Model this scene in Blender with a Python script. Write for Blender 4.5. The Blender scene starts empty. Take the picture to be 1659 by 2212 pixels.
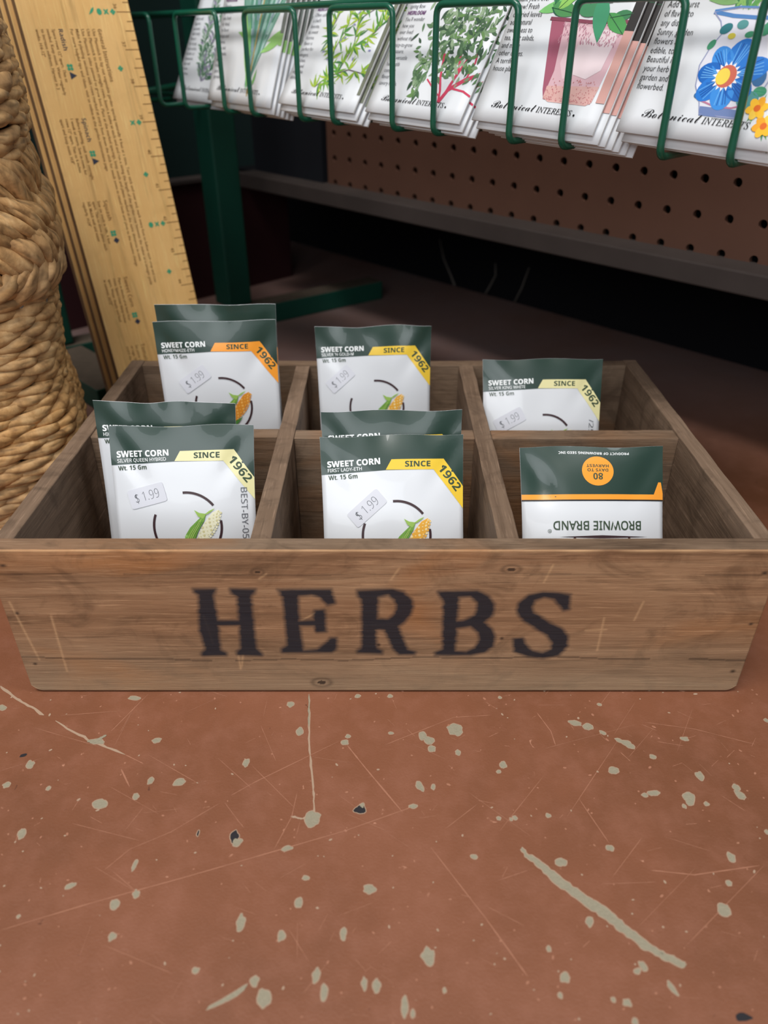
import bpy, bmesh, math, random
from mathutils import Vector, Matrix, noise
from mathutils.geometry import tessellate_polygon
C = bpy.context.scene
COL = C.collection
PI = math.pi
R = math.radians
# ------------------------------------------------------------------ camera
CAMZ = 0.30
PITCH = R(32.6)
cam = bpy.data.cameras.new('camera')
cam.sensor_fit = 'VERTICAL'; cam.sensor_height = 36.0; cam.sensor_width = 27.0
cam.lens = 1606.0 / 2212.0 * 36.0
cam.clip_start = 0.01
cam.dof.use_dof = True; cam.dof.focus_distance = 0.40; cam.dof.aperture_fstop = 7.6
co = bpy.data.objects.new('camera', cam); COL.objects.link(co)
co.location = (0, 0, CAMZ); co.rotation_euler = (PI / 2 - PITCH, 0, 0)
C.camera = co
# ------------------------------------------------------------------ light
C.view_settings.view_transform = 'Standard'; C.view_settings.look = 'None'
C.view_settings.exposure = 0.0; C.view_settings.gamma = 1.0
w = bpy.data.worlds.new('shop'); C.world = w; w.use_nodes = True
w.node_tree.nodes['Background'].inputs[0].default_value = (0.93, 0.96, 1.0, 1)
w.node_tree.nodes['Background'].inputs[1].default_value = 0.26
def area(name, loc, target, size, sy, power, col):
    l = bpy.data.lights.new(name, 'AREA'); l.shape = 'RECTANGLE'; l.size = size; l.size_y = sy
    l.energy = power; l.color = col
    o = bpy.data.objects.new(name, l); COL.objects.link(o); o.location = loc
    o.rotation_euler = (Vector(target) - Vector(loc)).to_track_quat('-Z', 'Y').to_euler(); return o
area('ceiling_tube_light', (-0.5, -0.3, 2.4), (-0.1, 0.4, 0), 1.3, 0.5, 46, (1.0, 0.975, 0.94))
area('ceiling_tube_light', (1.1, 0.0, 2.3), (0.1, 0.4, 0), 0.3, 1.2, 14, (0.93, 0.97, 1.0))
area('added_front_fill', (-0.7, -2.2, 1.45), (0, 0.5, 0.2), 2.2, 1.3, 38, (0.92, 0.96, 1.0))  # added lamp behind the camera for pouch sheen and front light

# ------------------------------------------------------------------ materials
def srgb(r, g, b):
    f = lambda c: ((c / 255 + 0.055) / 1.055) ** 2.4 if c > 10 else c / 255 / 12.92
    return (f(r), f(g), f(b), 1.0)
MATS = {}
def mat(name, col, rough=0.6, spec=0.4, metal=0.0, vary=0.0, scale=60.0, bump=0.0, bscale=200.0, coat=0.0):
    if name in MATS: return MATS[name]
    m = bpy.data.materials.new(name); m.use_nodes = True
    nt = m.node_tree; b = nt.nodes['Principled BSDF']
    c = srgb(*col)
    b.inputs['Base Color'].default_value = c
    b.inputs['Roughness'].default_value = rough
    b.inputs['Specular IOR Level'].default_value = spec
    b.inputs['Metallic'].default_value = metal
    b.inputs['Coat Weight'].default_value = coat
    tc = nt.nodes.new('ShaderNodeTexCoord')
    if vary > 0:
        n = nt.nodes.new('ShaderNodeTexNoise'); n.inputs['Scale'].default_value = scale; n.inputs['Detail'].default_value = 5
        nt.links.new(tc.outputs['Object'], n.inputs['Vector'])
        mx = nt.nodes.new('ShaderNodeMixRGB'); mx.inputs[1].default_value = [x * (1 - vary) for x in c[:3]] + [1]
        mx.inputs[2].default_value = [min(1, x * (1 + vary)) for x in c[:3]] + [1]
        nt.links.new(n.outputs['Fac'], mx.inputs[0]); nt.links.new(mx.outputs[0], b.inputs['Base Color'])
    if bump > 0:
        n2 = nt.nodes.new('ShaderNodeTexNoise'); n2.inputs['Scale'].default_value = bscale; n2.inputs['Detail'].default_value = 4
        nt.links.new(tc.outputs['Object'], n2.inputs['Vector'])
        bp = nt.nodes.new('ShaderNodeBump'); bp.inputs['Strength'].default_value = bump; bp.inputs['Distance'].default_value = 0.001
        nt.links.new(n2.outputs['Fac'], bp.inputs['Height']); nt.links.new(bp.outputs[0], b.inputs['Normal'])
    MATS[name] = m; return m

class NG:
    def __init__(s, m): s.nt = m.node_tree; s.b = s.nt.nodes['Principled BSDF']
    def n(s, t, **k):
        x = s.nt.nodes.new('ShaderNode' + t)
        for a, v in k.items(): setattr(x, a, v)
        return x
    def l(s, a, b): s.nt.links.new(a, b)
    def noise(s, vec, scale, detail=5, rough=.5, dist=0.0):
        x = s.n('TexNoise'); x.inputs['Scale'].default_value = scale; x.inputs['Detail'].default_value = detail
        x.inputs['Roughness'].default_value = rough; x.inputs['Distortion'].default_value = dist; s.l(vec, x.inputs['Vector']); return x.outputs['Fac']
    def ramp(s, fac, stops):
        x = s.n('ValToRGB'); e = x.color_ramp.elements
        while len(e) < len(stops): e.new(0.5)
        for k, (p, c) in enumerate(stops):
            e[k].position = p; e[k].color = c if len(c) == 4 else tuple(c) + (1,)
        s.l(fac, x.inputs[0]); return x.outputs[0]
    def mix(s, fac, a, b, mode='MIX'):
        x = s.n('MixRGB', blend_type=mode)
        for i, v in ((0, fac), (1, a), (2, b)):
            if hasattr(v, 'links') or hasattr(v, 'is_linked'): s.l(v, x.inputs[i])
            else: x.inputs[i].default_value = v
        return x.outputs[0]
    def mapping(s, scale, rot=(0, 0, 0)):
        tc = s.n('TexCoord'); mp = s.n('Mapping'); mp.inputs['Scale'].default_value = scale; mp.inputs['Rotation'].default_value = rot
        s.l(tc.outputs['Object'], mp.inputs['Vector']); return mp.outputs[0]
    def bump(s, h, strength, dist=.001):
        x = s.n('Bump'); x.inputs['Strength'].default_value = strength; x.inputs['Distance'].default_value = dist
        s.l(h, x.inputs['Height']); s.l(x.outputs[0], s.b.inputs['Normal'])
def W4(v): return (v, v, v, 1)

def wood(name, axis, dark, mid, light, ink=False, orange=None, gscale=1.0, blot=.42):
    m = bpy.data.materials.new(name); m.use_nodes = True; g = NG(m)
    g.b.inputs['Roughness'].default_value = 0.72; g.b.inputs['Specular IOR Level'].default_value = 0.25
    long = {0: (1.6, 30, 30), 1: (30, 1.6, 30), 2: (30, 30, 1.6)}[axis]
    fine = {0: (18, 420, 420), 1: (420, 18, 420), 2: (420, 420, 18)}[axis]
    v1 = g.mapping([x * gscale for x in long]); v2 = g.mapping([x * gscale for x in fine]); v3 = g.mapping((11, 11, 14))
    n1 = g.noise(v1, 1.6, 6, .55, 1.2); n2 = g.noise(v2, 1.0, 8, .68, .4); n3 = g.noise(v3, 1.0, 4, .6, 1.5)
    c = g.ramp(n1, [(.30, srgb(*dark)), (.50, srgb(*mid)), (.70, srgb(*light))])
    if orange:
        n4 = g.noise(g.mapping((6, 9, 14)), 1.0, 3, .5, .8)
        f = g.ramp(n4, [(.52, W4(0)), (.66, W4(.75))]); c = g.mix(f, c, srgb(*orange))
    c = g.mix(g.ramp(n3, [(.35, W4(.0)), (.75, W4(.35))]), c, srgb(*light))
    n6 = g.noise(g.mapping({0: (40, 900, 900), 1: (900, 40, 900), 2: (900, 900, 40)}[axis]), 1.0, 3, .6, .2)
    c = g.mix(g.ramp(n6, [(.55, W4(0)), (.72, W4(.45))]), c, srgb(*[min(255, int(q * 1.22)) for q in light]))
    n7 = g.noise(g.mapping((26, 34, 34)), 1.0, 5, .62, 2.0); c = g.mix(g.ramp(n7, [(.50, W4(0)), (.68, W4(blot))]), c, srgb(*[int(q * .72) for q in dark]))
    streak = g.ramp(n2, [(.28, W4(.62)), (.46, W4(1)), (.62, W4(1)), (.8, W4(1.12))])
    c = g.mix(1.0, c, streak, 'MULTIPLY')
    if ink:
        sep = g.n('SeparateXYZ'); tc = g.n('TexCoord'); g.l(tc.outputs['Object'], sep.inputs[0])
        # wear of the lower third: sun-bleached grey
        mr = g.n('MapRange'); mr.inputs['From Min'].default_value = .045; mr.inputs['From Max'].default_value = .004
        g.l(sep.outputs['Z'], mr.inputs['Value']); mm = g.n('Math', operation='MULTIPLY'); g.l(mr.outputs[0], mm.inputs[0])
        g.l(g.ramp(n1, [(.2, W4(.3)), (.7, W4(.8))]), mm.inputs[1]); c = g.mix(mm.outputs[0], c, srgb(158, 138, 112))
        for an, colr, hard in (('wear', (206, 165, 122), .8), ('grime', (44, 32, 26), .85), ('ink', (30, 33, 42), .95)):
            at = g.n('Attribute', attribute_name=an)
            if an == 'ink':
                ad = g.n('Math', operation='ADD'); g.l(at.outputs['Fac'], ad.inputs[0])
                sc = g.n('Math', operation='MULTIPLY_ADD'); g.l(n2, sc.inputs[0]); sc.inputs[1].default_value = .5; sc.inputs[2].default_value = -.25
                g.l(sc.outputs[0], ad.inputs[1])
                f = g.ramp(ad.outputs[0], [(.22, W4(0)), (.62, W4(hard))])
            else:
                f = g.ramp(at.outputs['Fac'], [(0, W4(0)), (1, W4(hard))])
            c = g.mix(f, c, srgb(*colr))
    g.l(c, g.b.inputs['Base Color'])
    ad = g.n('Math', operation='ADD'); g.l(n2, ad.inputs[0]); g.l(n1, ad.inputs[1])
    g.bump(ad.outputs[0], .45, .0012)
    return m
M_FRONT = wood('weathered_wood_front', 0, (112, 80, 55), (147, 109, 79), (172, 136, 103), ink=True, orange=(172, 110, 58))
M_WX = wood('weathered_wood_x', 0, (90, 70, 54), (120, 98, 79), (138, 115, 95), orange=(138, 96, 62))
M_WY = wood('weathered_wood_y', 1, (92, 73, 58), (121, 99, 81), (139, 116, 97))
M_RULER = wood('varnished_pale_wood', 2, (212, 164, 98), (226, 180, 114), (234, 192, 130), gscale=.35, blot=.10)
NG(M_RULER).b.inputs['Roughness'].default_value = .42
M_RULER_EDGE = wood('wood_edge_grain', 2, (100, 74, 50), (128, 98, 68), (152, 120, 86))

GREEN = mat('green_powder_coat', (10, 84, 62), .32, .5, coat=.3)
GREEN_POST = mat('green_painted_steel', (9, 64, 51), .5, .4, vary=.2, scale=30)
DUSTY = mat('dusty_top', (82, 72, 62), .9, .1, vary=.3, scale=80)
PAPER = mat('paper_white', (226, 229, 233), .38, .4)
PAPER_EDGE = mat('paper_edge', (214, 212, 208), .7, .2)
POUCH = mat('glossy_white_pouch', (222, 224, 228), .30, .5, coat=.25)
DKGREEN = mat('pouch_dark_green', (30, 56, 46), .36, .6, coat=.25)
YELLOW = mat('pouch_yellow', (240, 200, 62), .3, .5)
CREAM = mat('pouch_cream', (232, 224, 168), .3, .5)
ORANGE = mat('pouch_orange', (250, 160, 52), .3, .5)
INKG = mat('ink_dark_green', (58, 76, 56), .45)
INKW = mat('ink_white', (240, 242, 242), .45)
INKB = mat('ink_black', (28, 28, 30), .5)
INKGREY = mat('ink_grey', (98, 100, 106), .6)
INKMAROON = mat('ink_maroon', (62, 40, 44), .4)
INKBROWN = mat('stamped_brown_ink', (136, 96, 48), .6)
INKNAVY = mat('stamped_navy_ink', (44, 48, 66), .6)
INKTEAL = mat('stamped_green_ink', (58, 152, 112), .6)
INKPURPLE = mat('ink_purple', (104, 50, 110), .5)
STICK = mat('price_sticker_paper', (217, 218, 226), .45, .3)

# ------------------------------------------------------------------ object helpers
def link(name, me, mats, parent=None, smooth=False):
    o = bpy.data.objects.new(name, me); COL.objects.link(o)
    for m in (mats if isinstance(mats, (list, tuple)) else [mats]): me.materials.append(m)
    if parent is not None: o.parent = parent
    if smooth:
        for p in me.polygons: p.use_smooth = True
    return o
def obj(name, bm, mats, parent=None, smooth=False):
    me = bpy.data.meshes.new(name); bm.to_mesh(me); bm.free(); return link(name, me, mats, parent, smooth)
def tag(o, label, cat, group=None, kind=None):
    o['label'] = label; o['category'] = cat
    if group: o['group'] = group
    if kind: o['kind'] = kind
    return o
def empty(name, loc=(0, 0, 0), rot=(0, 0, 0)):
    o = bpy.data.objects.new(name, None); COL.objects.link(o); o.location = loc; o.rotation_euler = rot; o.empty_display_size = .02; return o
def box(bm, c, s, M=None, bev=0.0, mi=0):
    r = bmesh.ops.create_cube(bm, size=1.0); vs = r['verts']
    for v in vs:
        v.co = Vector((v.co.x * s[0] + c[0], v.co.y * s[1] + c[1], v.co.z * s[2] + c[2]))
    fs = list({f for v in vs for f in v.link_faces})
    for f in fs: f.material_index = mi
    if bev:
        es = list({e for v in vs for e in v.link_edges})
        r2 = bmesh.ops.bevel(bm, geom=es, offset=bev, segments=2, affect='EDGES', profile=.5)
        vs = list({v for f in r2['faces'] for v in f.verts} | {v for v in vs if v.is_valid})
    if M is not None:
        for v in vs: v.co = M @ v.co
    return vs
def bend_path(pts, r, n=5):
    out = [Vector(pts[0])]
    for i in range(1, len(pts) - 1):
        p, a, b = Vector(pts[i]), Vector(pts[i - 1]), Vector(pts[i + 1])
        da = (a - p); db = (b - p); rr = min(r, da.length * .45, db.length * .45)
        s, e = p + da.normalized() * rr, p + db.normalized() * rr
        for k in range(n + 1):
            t = k / n; out.append(s * (1 - t) ** 2 + p * 2 * t * (1 - t) + e * t * t)
    out.append(Vector(pts[-1])); return out
def tube(bm, pts, rad, seg=10, cap=True, closed=False, mi=0):
    pts = [Vector(p) for p in pts]; n = len(pts)
    if not hasattr(rad, '__len__'): rad = [rad] * n
    rings = []; up = None
    for i in range(n):
        t = (pts[(i + 1) % n] - pts[i - 1]) if closed else (pts[min(i + 1, n - 1)] - pts[max(i - 1, 0)])
        t.normalize()
        if up is None: up = t.orthogonal().normalized()
        up = (up - t * up.dot(t)).normalized(); s = t.cross(up)
        rings.append([bm.verts.new(pts[i] + (up * math.cos(2 * PI * k / seg) + s * math.sin(2 * PI * k / seg)) * rad[i]) for k in range(seg)])
    m = n if closed else n - 1
    for i in range(m):
        a, b = rings[i], rings[(i + 1) % n]
        for k in range(seg):
            f = bm.faces.new((a[k], a[(k + 1) % seg], b[(k + 1) % seg], b[k])); f.material_index = mi; f.smooth = True
    if cap and not closed:
        bm.faces.new(rings[0][::-1]).material_index = mi; bm.faces.new(rings[-1]).material_index = mi

# ------------------------------------------------------------------ 2-D art (printed on real surfaces)
def uni(s, style):
    if not style: return s
    out = ''
    for ch in s:
        o = ord(ch)
        U = {'sb': 0x1D5D4, 'b': 0x1D400, 'si': 0x1D608, 'sbi': 0x1D63C, 'sc': 0x1D4D0, 'it': 0x1D434, 's': 0x1D5A0}[style]
        D = {'sb': 0x1D7EC, 'b': 0x1D7CE, 's': 0x1D7E2}.get(style)
        if 'A' <= ch <= 'Z': out += chr(U + o - 65)
        elif 'a' <= ch <= 'z': out += chr(U + 26 + o - 97)
        elif ch.isdigit() and D: out += chr(D + o - 48)
        else: out += ch
    return out
_tc = {}
def glyphs(s, style, off):
    k = (s, style, off)
    if k in _tc: return _tc[k]
    c = bpy.data.curves.new('t', 'FONT'); c.body = uni(s, style); c.resolution_u = 2; c.offset = off
    o = bpy.data.objects.new('t', c); COL.objects.link(o)
    dg = bpy.context.evaluated_depsgraph_get(); dg.update()
    me = o.evaluated_get(dg).to_mesh()
    V = [(v.co.x, v.co.y) for v in me.vertices]; F = [tuple(p.vertices) for p in me.polygons]
    o.evaluated_get(dg).to_mesh_clear(); bpy.data.objects.remove(o); bpy.data.curves.remove(c)
    _tc[k] = (V, F); return V, F
class Art:
    """flat shapes in surface coordinates (metres), collected per material"""
    def __init__(s): s.items = []; s.mats = []
    def mi(s, m):
        if m not in s.mats: s.mats.append(m)
        return s.mats.index(m)
    def poly(s, pts, m, lay=1):
        pts = [(p[0], p[1]) for p in pts]
        tri = tessellate_polygon([[Vector((x, y, 0)) for x, y in pts]])
        s.items.append((pts, [tuple(t) for t in tri], s.mi(m), lay))
    def text(s, t, x, y, cap, m, style=None, off=0.0, ang=0.0, width=None, lay=3, shear=0.0, align='L', sx=1.0):
        V, F = glyphs(t, style, off)
        if not V: return
        x0 = min(v[0] for v in V); x1 = max(v[0] for v in V)
        k = cap / 0.70; kx = k * sx
        if width: kx = width / (x1 - x0)
        ax = {'L': x0, 'C': (x0 + x1) / 2, 'R': x1}[align]
        ca, sa = math.cos(ang), math.sin(ang); P = []
        for a, b in V:
            p = (a - ax) * kx + shear * b * k; q = b * k
            P.append((x + p * ca - q * sa, y + p * sa + q * ca))
        s.items.append((P, F, s.mi(m), lay))
    def stroke(s, pts, wd, m, lay=2):
        n = len(pts); P = []; F = []
        if not hasattr(wd, '__len__'): wd = [wd] * n
        for i in range(n):
            a = pts[max(i - 1, 0)]; b = pts[min(i + 1, n - 1)]; dx, dy = b[0] - a[0], b[1] - a[1]; L = math.hypot(dx, dy) or 1
            nx, ny = -dy / L * wd[i] / 2, dx / L * wd[i] / 2
            P += [(pts[i][0] + nx, pts[i][1] + ny), (pts[i][0] - nx, pts[i][1] - ny)]
        for i in range(n - 1): F.append((2 * i, 2 * i + 1, 2 * i + 3, 2 * i + 2))
        s.items.append((P, F, s.mi(m), lay))
    def ell(s, x, y, rx, ry, m, lay=2, ang=0, n=28, a0=0, a1=2 * PI):
        ca, sa = math.cos(ang), math.sin(ang); P = []
        for i in range(n):
            t = a0 + (a1 - a0) * i / n; p, q = rx * math.cos(t), ry * math.sin(t); P.append((x + p * ca - q * sa, y + p * sa + q * ca))
        s.poly(P, m, lay)
    def leaf(s, x, y, L, wd, ang, m, lay=2, curve=0.0, n=5):
        A = []; B = []
        for i in range(n + 1):
            t = i / n; h = wd / 2 * math.sin(PI * t ** .85); cx = L * t; cy = curve * L * t * t
            A.append((cx, cy + h)); B.append((cx, cy - h))
        ca, sa = math.cos(ang), math.sin(ang)
        pts = A + B[::-1][1:-1]
        s.poly([(x + p * ca - q * sa, y + p * sa + q * ca) for p, q in pts], m, lay)
    def flush(s, bm, fn, base, clip=None, step=None, hb=0.00003):
        """fn(x, y, h) -> 3-D point; base = material index offset"""
        for idx, (P, F, mi, lay) in enumerate(s.items):
            b2 = bmesh.new(); vs = [b2.verts.new((p[0], p[1], 0)) for p in P]
            for f in F:
                try: b2.faces.new([vs[i] for i in f])
                except ValueError: pass
            def cut(co, no, clear=False):
                g = b2.verts[:] + b2.edges[:] + b2.faces[:]
                if g: bmesh.ops.bisect_plane(b2, geom=g, plane_co=co, plane_no=no, clear_outer=clear)
            if clip:
                cut((clip[0], 0, 0), (-1, 0, 0), True); cut((clip[2], 0, 0), (1, 0, 0), True)
                cut((0, clip[1], 0), (0, -1, 0), True); cut((0, clip[3], 0), (0, 1, 0), True)
            if step and b2.verts:
                for ax in (0, 1):
                    stp = step[ax] if hasattr(step, '__len__') else step
                    lo = min(v.co[ax] for v in b2.verts); hi = max(v.co[ax] for v in b2.verts); k = math.ceil(lo / stp)
                    while k * stp < hi:
                        co_ = [0, 0, 0]; co_[ax] = k * stp; no_ = [0, 0, 0]; no_[ax] = 1; cut(co_, no_); k += 1
            h = hb + 0.00005 * lay + idx * 2.5e-8
            mp = {v: bm.verts.new(fn(v.co.x, v.co.y, h)) for v in b2.verts}
            for f in b2.faces:
                n_ = [mp[v] for v in f.verts]
                if f.normal.z < 0: n_ = n_[::-1]
                nf = bm.faces.new(n_); nf.material_index = base + mi; nf.smooth = True
            b2.free()

# ================================================================== SETTING: floor
rnd = random.Random(7)
fm = bpy.data.materials.new('painted_concrete_floor'); fm.use_nodes = True; g = NG(fm)
v = g.mapping((1, 1, 1))
n1 = g.noise(v, 7, 6, .6, .4); n2 = g.noise(v, 60, 6, .65); n3 = g.noise(v, 900, 3, .6); n5 = g.noise(v, 150, 3, .5, 1.0)
c = g.ramp(n1, [(.3, srgb(114, 71, 48)), (.5, srgb(127, 79, 55)), (.7, srgb(139, 89, 66))])
c = g.mix(g.ramp(n2, [(.45, W4(0)), (.75, W4(.35))]), c, srgb(154, 104, 84))
c = g.mix(g.ramp(n5, [(.72, W4(0)), (.76, W4(.7))]), c, srgb(190, 138, 112))
c = g.mix(g.ramp(n5, [(.22, W4(.8)), (.25, W4(0))]), c, srgb(88, 52, 38))
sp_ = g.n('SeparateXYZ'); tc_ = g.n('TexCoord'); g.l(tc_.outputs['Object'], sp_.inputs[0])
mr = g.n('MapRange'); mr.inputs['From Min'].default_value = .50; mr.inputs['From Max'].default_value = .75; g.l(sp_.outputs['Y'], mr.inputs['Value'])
grey_f = g.n('Math', operation='MULTIPLY'); g.l(mr.outputs[0], grey_f.inputs[0]); g.l(g.ramp(n1, [(.25, W4(.35)), (.7, W4(.75))]), grey_f.inputs[1])
c = g.mix(grey_f.outputs[0], c, srgb(112, 104, 106))          # greyer towards the back of the floor
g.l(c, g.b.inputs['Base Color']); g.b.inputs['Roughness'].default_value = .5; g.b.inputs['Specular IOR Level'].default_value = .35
ad = g.n('Math', operation='ADD'); g.l(n3, ad.inputs[0]); g.l(n2, ad.inputs[1]); g.bump(ad.outputs[0], .25, .0006)
CHIP = mat('bare_concrete_chip', (146, 138, 118), .85, .2, vary=.12, scale=500, bump=.3, bscale=900)
CHIPE = mat('chip_rim', (166, 140, 118), .8, .2)
SCR = mat('pale_scratch', (160, 110, 86), .7, .3)
CHIPD = mat('dark_chip', (38, 36, 40), .7, .3)
CP, SP = math.cos(PITCH), math.sin(PITCH)
def flo(u, v):                                   # a photographed mark -> its real place on the floor
    y = 1606 * CP - (v - 1106) * SP; z = -1606 * SP - (v - 1106) * CP; t = CAMZ / -z
    return ((u - 829.5) * t, y * t)
fa = Art()
def chip(u, v, a, b, ang=0, m=None, rim=.0004, wob=.22):
    """a,b half-sizes in photo pixels at that spot"""
    x, y = flo(u, v); z = 1606 * SP + (v - 1106) * CP; k = CAMZ / z; a *= k; b *= k * 1.35
    n = 18; sd = rnd.random() * 50; P = []; Q = []
    for i in range(n):
        t = 2 * PI * i / n; w_ = 1 + wob * 2 * noise.noise(Vector((math.cos(t) * 1.3 + sd, math.sin(t) * 1.3, sd))) + rnd.uniform(-.06, .06)
        for L, e in ((P, 0), (Q, rim)):
            p, q = (a * w_ + e) * math.cos(t), (b * w_ + e) * math.sin(t)
            ca, sa = math.cos(R(ang)), math.sin(R(ang)); L.append((x + p * ca - q * sa, y + p * sa + q * ca))
    fa.poly(Q, CHIPE, 1); fa.poly(P, m or CHIP, 2)
def fline(pts, wpx, m=SCR, lay=1, jit=0):
    P = []
    for (u0, v0), (u1, v1) in zip(pts, pts[1:]):
        n = 8
        for i in range(n): t = i / n; P.append(flo(u0 + (u1 - u0) * t + rnd.uniform(-jit, jit), v0 + (v1 - v0) * t + rnd.uniform(-jit, jit)))
    P.append(flo(*pts[-1])); k = CAMZ / (1606 * SP + (pts[0][1] - 1106) * CP)
    W_ = [.8 * wpx * k * rnd.uniform(.55, 1.25) for _ in P]; W_[0] *= .3; W_[-1] *= .3
    fa.stroke(P, W_, m, lay)
CH = """5 1529 10 6 -15|65 1652 8 10 20|15 1695 8 5 10|217 1737 15 12 10|47 1801 9 12 0|290 1508 13 5 -5|338 1600 10 6 10|210 1602 18 6 -10
648 1580 8 9 0|627 1522 7 7 30|532 1648 6 9 -10|325 1687 6 8 0|388 1690 14 7 28|293 1721 6 7 10|745 1604 7 6 -40|773 1504 6 4 0|752 1591 5 4 0|291 1868 4 12 -12
152 1914 10 5 30|294 1931 8 8 0|249 1954 9 10 20|520 1993 10 16 -8|608 2022 8 10 0|242 2023 9 7 30|661 1897 7 4 0|646 1951 9 9 0|797 1921 14 9 0|742 2018 6 12 0
422 2096 8 5 0|550 2120 9 9 0|571 2158 13 18 0|683 2107 9 13 -15|700 2145 7 15 0|787 2125 6 11 0|813 2130 8 14 0|620 1833 12 5 15|843 1504 5 4 0|14 1697 6 5 0|105 1703 5 4 0
984 1577 16 16 0|913 1590 8 10 0|927 1600 12 9 -30|932 1618 8 8 0|844 1584 5 3 0|989 1626 5 6 0|1087 1653 7 8 -10|1077 1667 5 3 20|907 1699 7 10 20|936 1700 4 6 0
1325 1664 12 8 0|1479 1596 9 5 0|1512 1677 9 10 0|1488 1725 13 12 -30|1590 1702 7 8 0|1600 1718 8 11 20|1410 1714 14 6 10|1393 1718 7 4 0|1526 1737 5 4 0|1478 1742 4 4 0
1243 1562 14 6 -15|1271 1570 11 9 0|1302 1583 7 4 -20|1352 1605 14 6 -25|1363 1612 9 7 -20|1338 1600 9 4 -30|1318 1832 8 6 0|1212 1863 13 8 0|1024 1851 8 4 0|1112 1767 5 4 0
1077 1768 4 4 0|1184 1762 5 4 0|1580 1853 8 10 0|1563 1965 15 13 0|1575 1908 6 5 0|1274 1991 7 10 -25|925 2066 16 16 0|1219 2112 10 9 0|1390 2088 8 9 20|1377 2098 10 4 25
1452 2135 6 13 25|1355 2166 10 6 -20|874 2175 7 18 0|892 2190 4 8 0|1372 2207 6 6 0|1410 1635 6 5 0|892 1742 10 4 12|1655 1556 4 4 0|1295 1522 4 3 0|1657 1798 4 4 0
673 1771 18 17 10|1080 1507 3 3 0|1104 1770 3 3 0|960 2140 3 4 0|40 1980 3 3 0|1210 2150 4 5 0|1185 2050 4 5 10|1325 2160 4 4 0|1430 2060 4 3 0"""
for row in CH.replace('\n', '|').split('|'):
    u, v_, a, b, an = [float(t) for t in row.split()]; chip(u, v_, a * .92, b * .8, an)
# the long gouge
LG = [(1126, 1832, 5), (1140, 1850, 8), (1160, 1862, 10), (1185, 1885, 15), (1210, 1905, 16), (1240, 1928, 17), (1270, 1948, 17), (1300, 1968, 19), (1330, 1992, 18), (1360, 2016, 17), (1390, 2040, 15), (1420, 2058, 14), (1450, 2072, 13), (1476, 2086, 11), (1482, 2088, 4)]
for ex, m_, ly in ((4.5, CHIPE, 1), (0, CHIP, 2)):
    A = []; B = []; rr = random.Random(3)
    pts = []
    for (a, b), (c_, d) in zip([(p, q) for p, q in zip(LG, LG[1:])], [(0, 0)] * 99):
        for i in range(4):
            t = i / 4; pts.append([a[k] * (1 - t) + b[k] * t for k in range(3)])
    for (u, v_, wd) in pts:
        j1, j2 = rr.uniform(-2.2, 2.2), rr.uniform(-2.2, 2.2); h = wd / 2 + ex / 2
        A.append(flo(u + .55 * (h + j1), v_ - .83 * (h + j1))); B.append(flo(u - .55 * (h + j2), v_ + .83 * (h + j2)))
    n = len(A); P = A + B; F = [(i, i + 1, n + i + 1, n + i) for i in range(n - 1)]
    fa.items.append((P, F, fa.mi(m_), ly))
for ex, m_, ly in ((3, CHIPE, 1), (0, CHIP, 2)):
    for seg in ([(448, 2178, 8), (470, 2168, 14), (500, 2152, 22), (520, 2140, 26), (532, 2132, 14)],):
        A = [flo(u + .5 * (w_ / 2 + ex), v_ - .8 * (w_ / 2 + ex)) for u, v_, w_ in seg]; B = [flo(u - .5 * (w_ / 2 + ex), v_ + .8 * (w_ / 2 + ex)) for u, v_, w_ in seg]
        n = len(A); fa.items.append((A + B, [(i, i + 1, n + i + 1, n + i) for i in range(n - 1)], fa.mi(m_), ly))
fline([(668, 1500), (668, 1610), (676, 1700), (680, 1760)], 5, CHIPE, 1, 1); fline([(668, 1500), (667, 1570)], 4, CHIP, 3, 1)
fline([(675, 1765), (650, 1768), (628, 1764)], 6, CHIPE, 1, 1); fline([(642, 1712), (630, 1765), (592, 1835)], 2)
fline([(0, 1482), (40, 1512), (95, 1545)], 7, CHIPE, 1, 1.5); fline([(120, 1558), (190, 1598), (270, 1630)], 6, CHIPE, 1, 1.5); fline([(230, 1588), (200, 1605), (190, 1600)], 9, CHIP, 3)
fline([(270, 1630), (310, 1650)], 2.5)
fline([(900, 1740), (745, 1795), (590, 1840), (400, 1895), (200, 1950), (0, 2010)], 2.6); fline([(225, 1880), (280, 1835), (370, 1797), (475, 1735)], 2)
fline([(500, 1718), (550, 1690), (735, 1600)], 2.2); fline([(750, 1610), (790, 1660), (870, 1755)], 3.5); fline([(262, 1662), (280, 1700)], 3.5)
fline([(930, 1830), (1050, 1985), (1140, 2110)], 3); fline([(1250, 1725), (1316, 1822)], 2); fline([(830, 1610), (980, 1550), (1060, 1545)], 1.8)
fline([(1160, 1540), (1190, 1580), (1200, 1610)], 2.2); fline([(320, 1500), (250, 1570), (240, 1580)], 2); fline([(1480, 2045), (1650, 1870)], 1.6); fline([(1340, 1625), (1362, 1645)], 2.5)
fline([(1390, 1560), (1500, 1575), (1630, 1608)], 1.8); fline([(1405, 1880), (1500, 1890), (1640, 1870)], 3)
for i in range(150):                              # fine short scratches everywhere
    u, v_ = rnd.uniform(-40, 1700), rnd.uniform(1490, 2230) if i < 110 else rnd.uniform(1490, 1800)
    L = rnd.expovariate(1 / 45) + 10; a = rnd.choice([R(-25), R(40), R(-60), R(10)]) + rnd.gauss(0, .25)
    fline([(u, v_), (u + L * math.cos(a), v_ + L * math.sin(a))], rnd.uniform(.8, 1.7))
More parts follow.
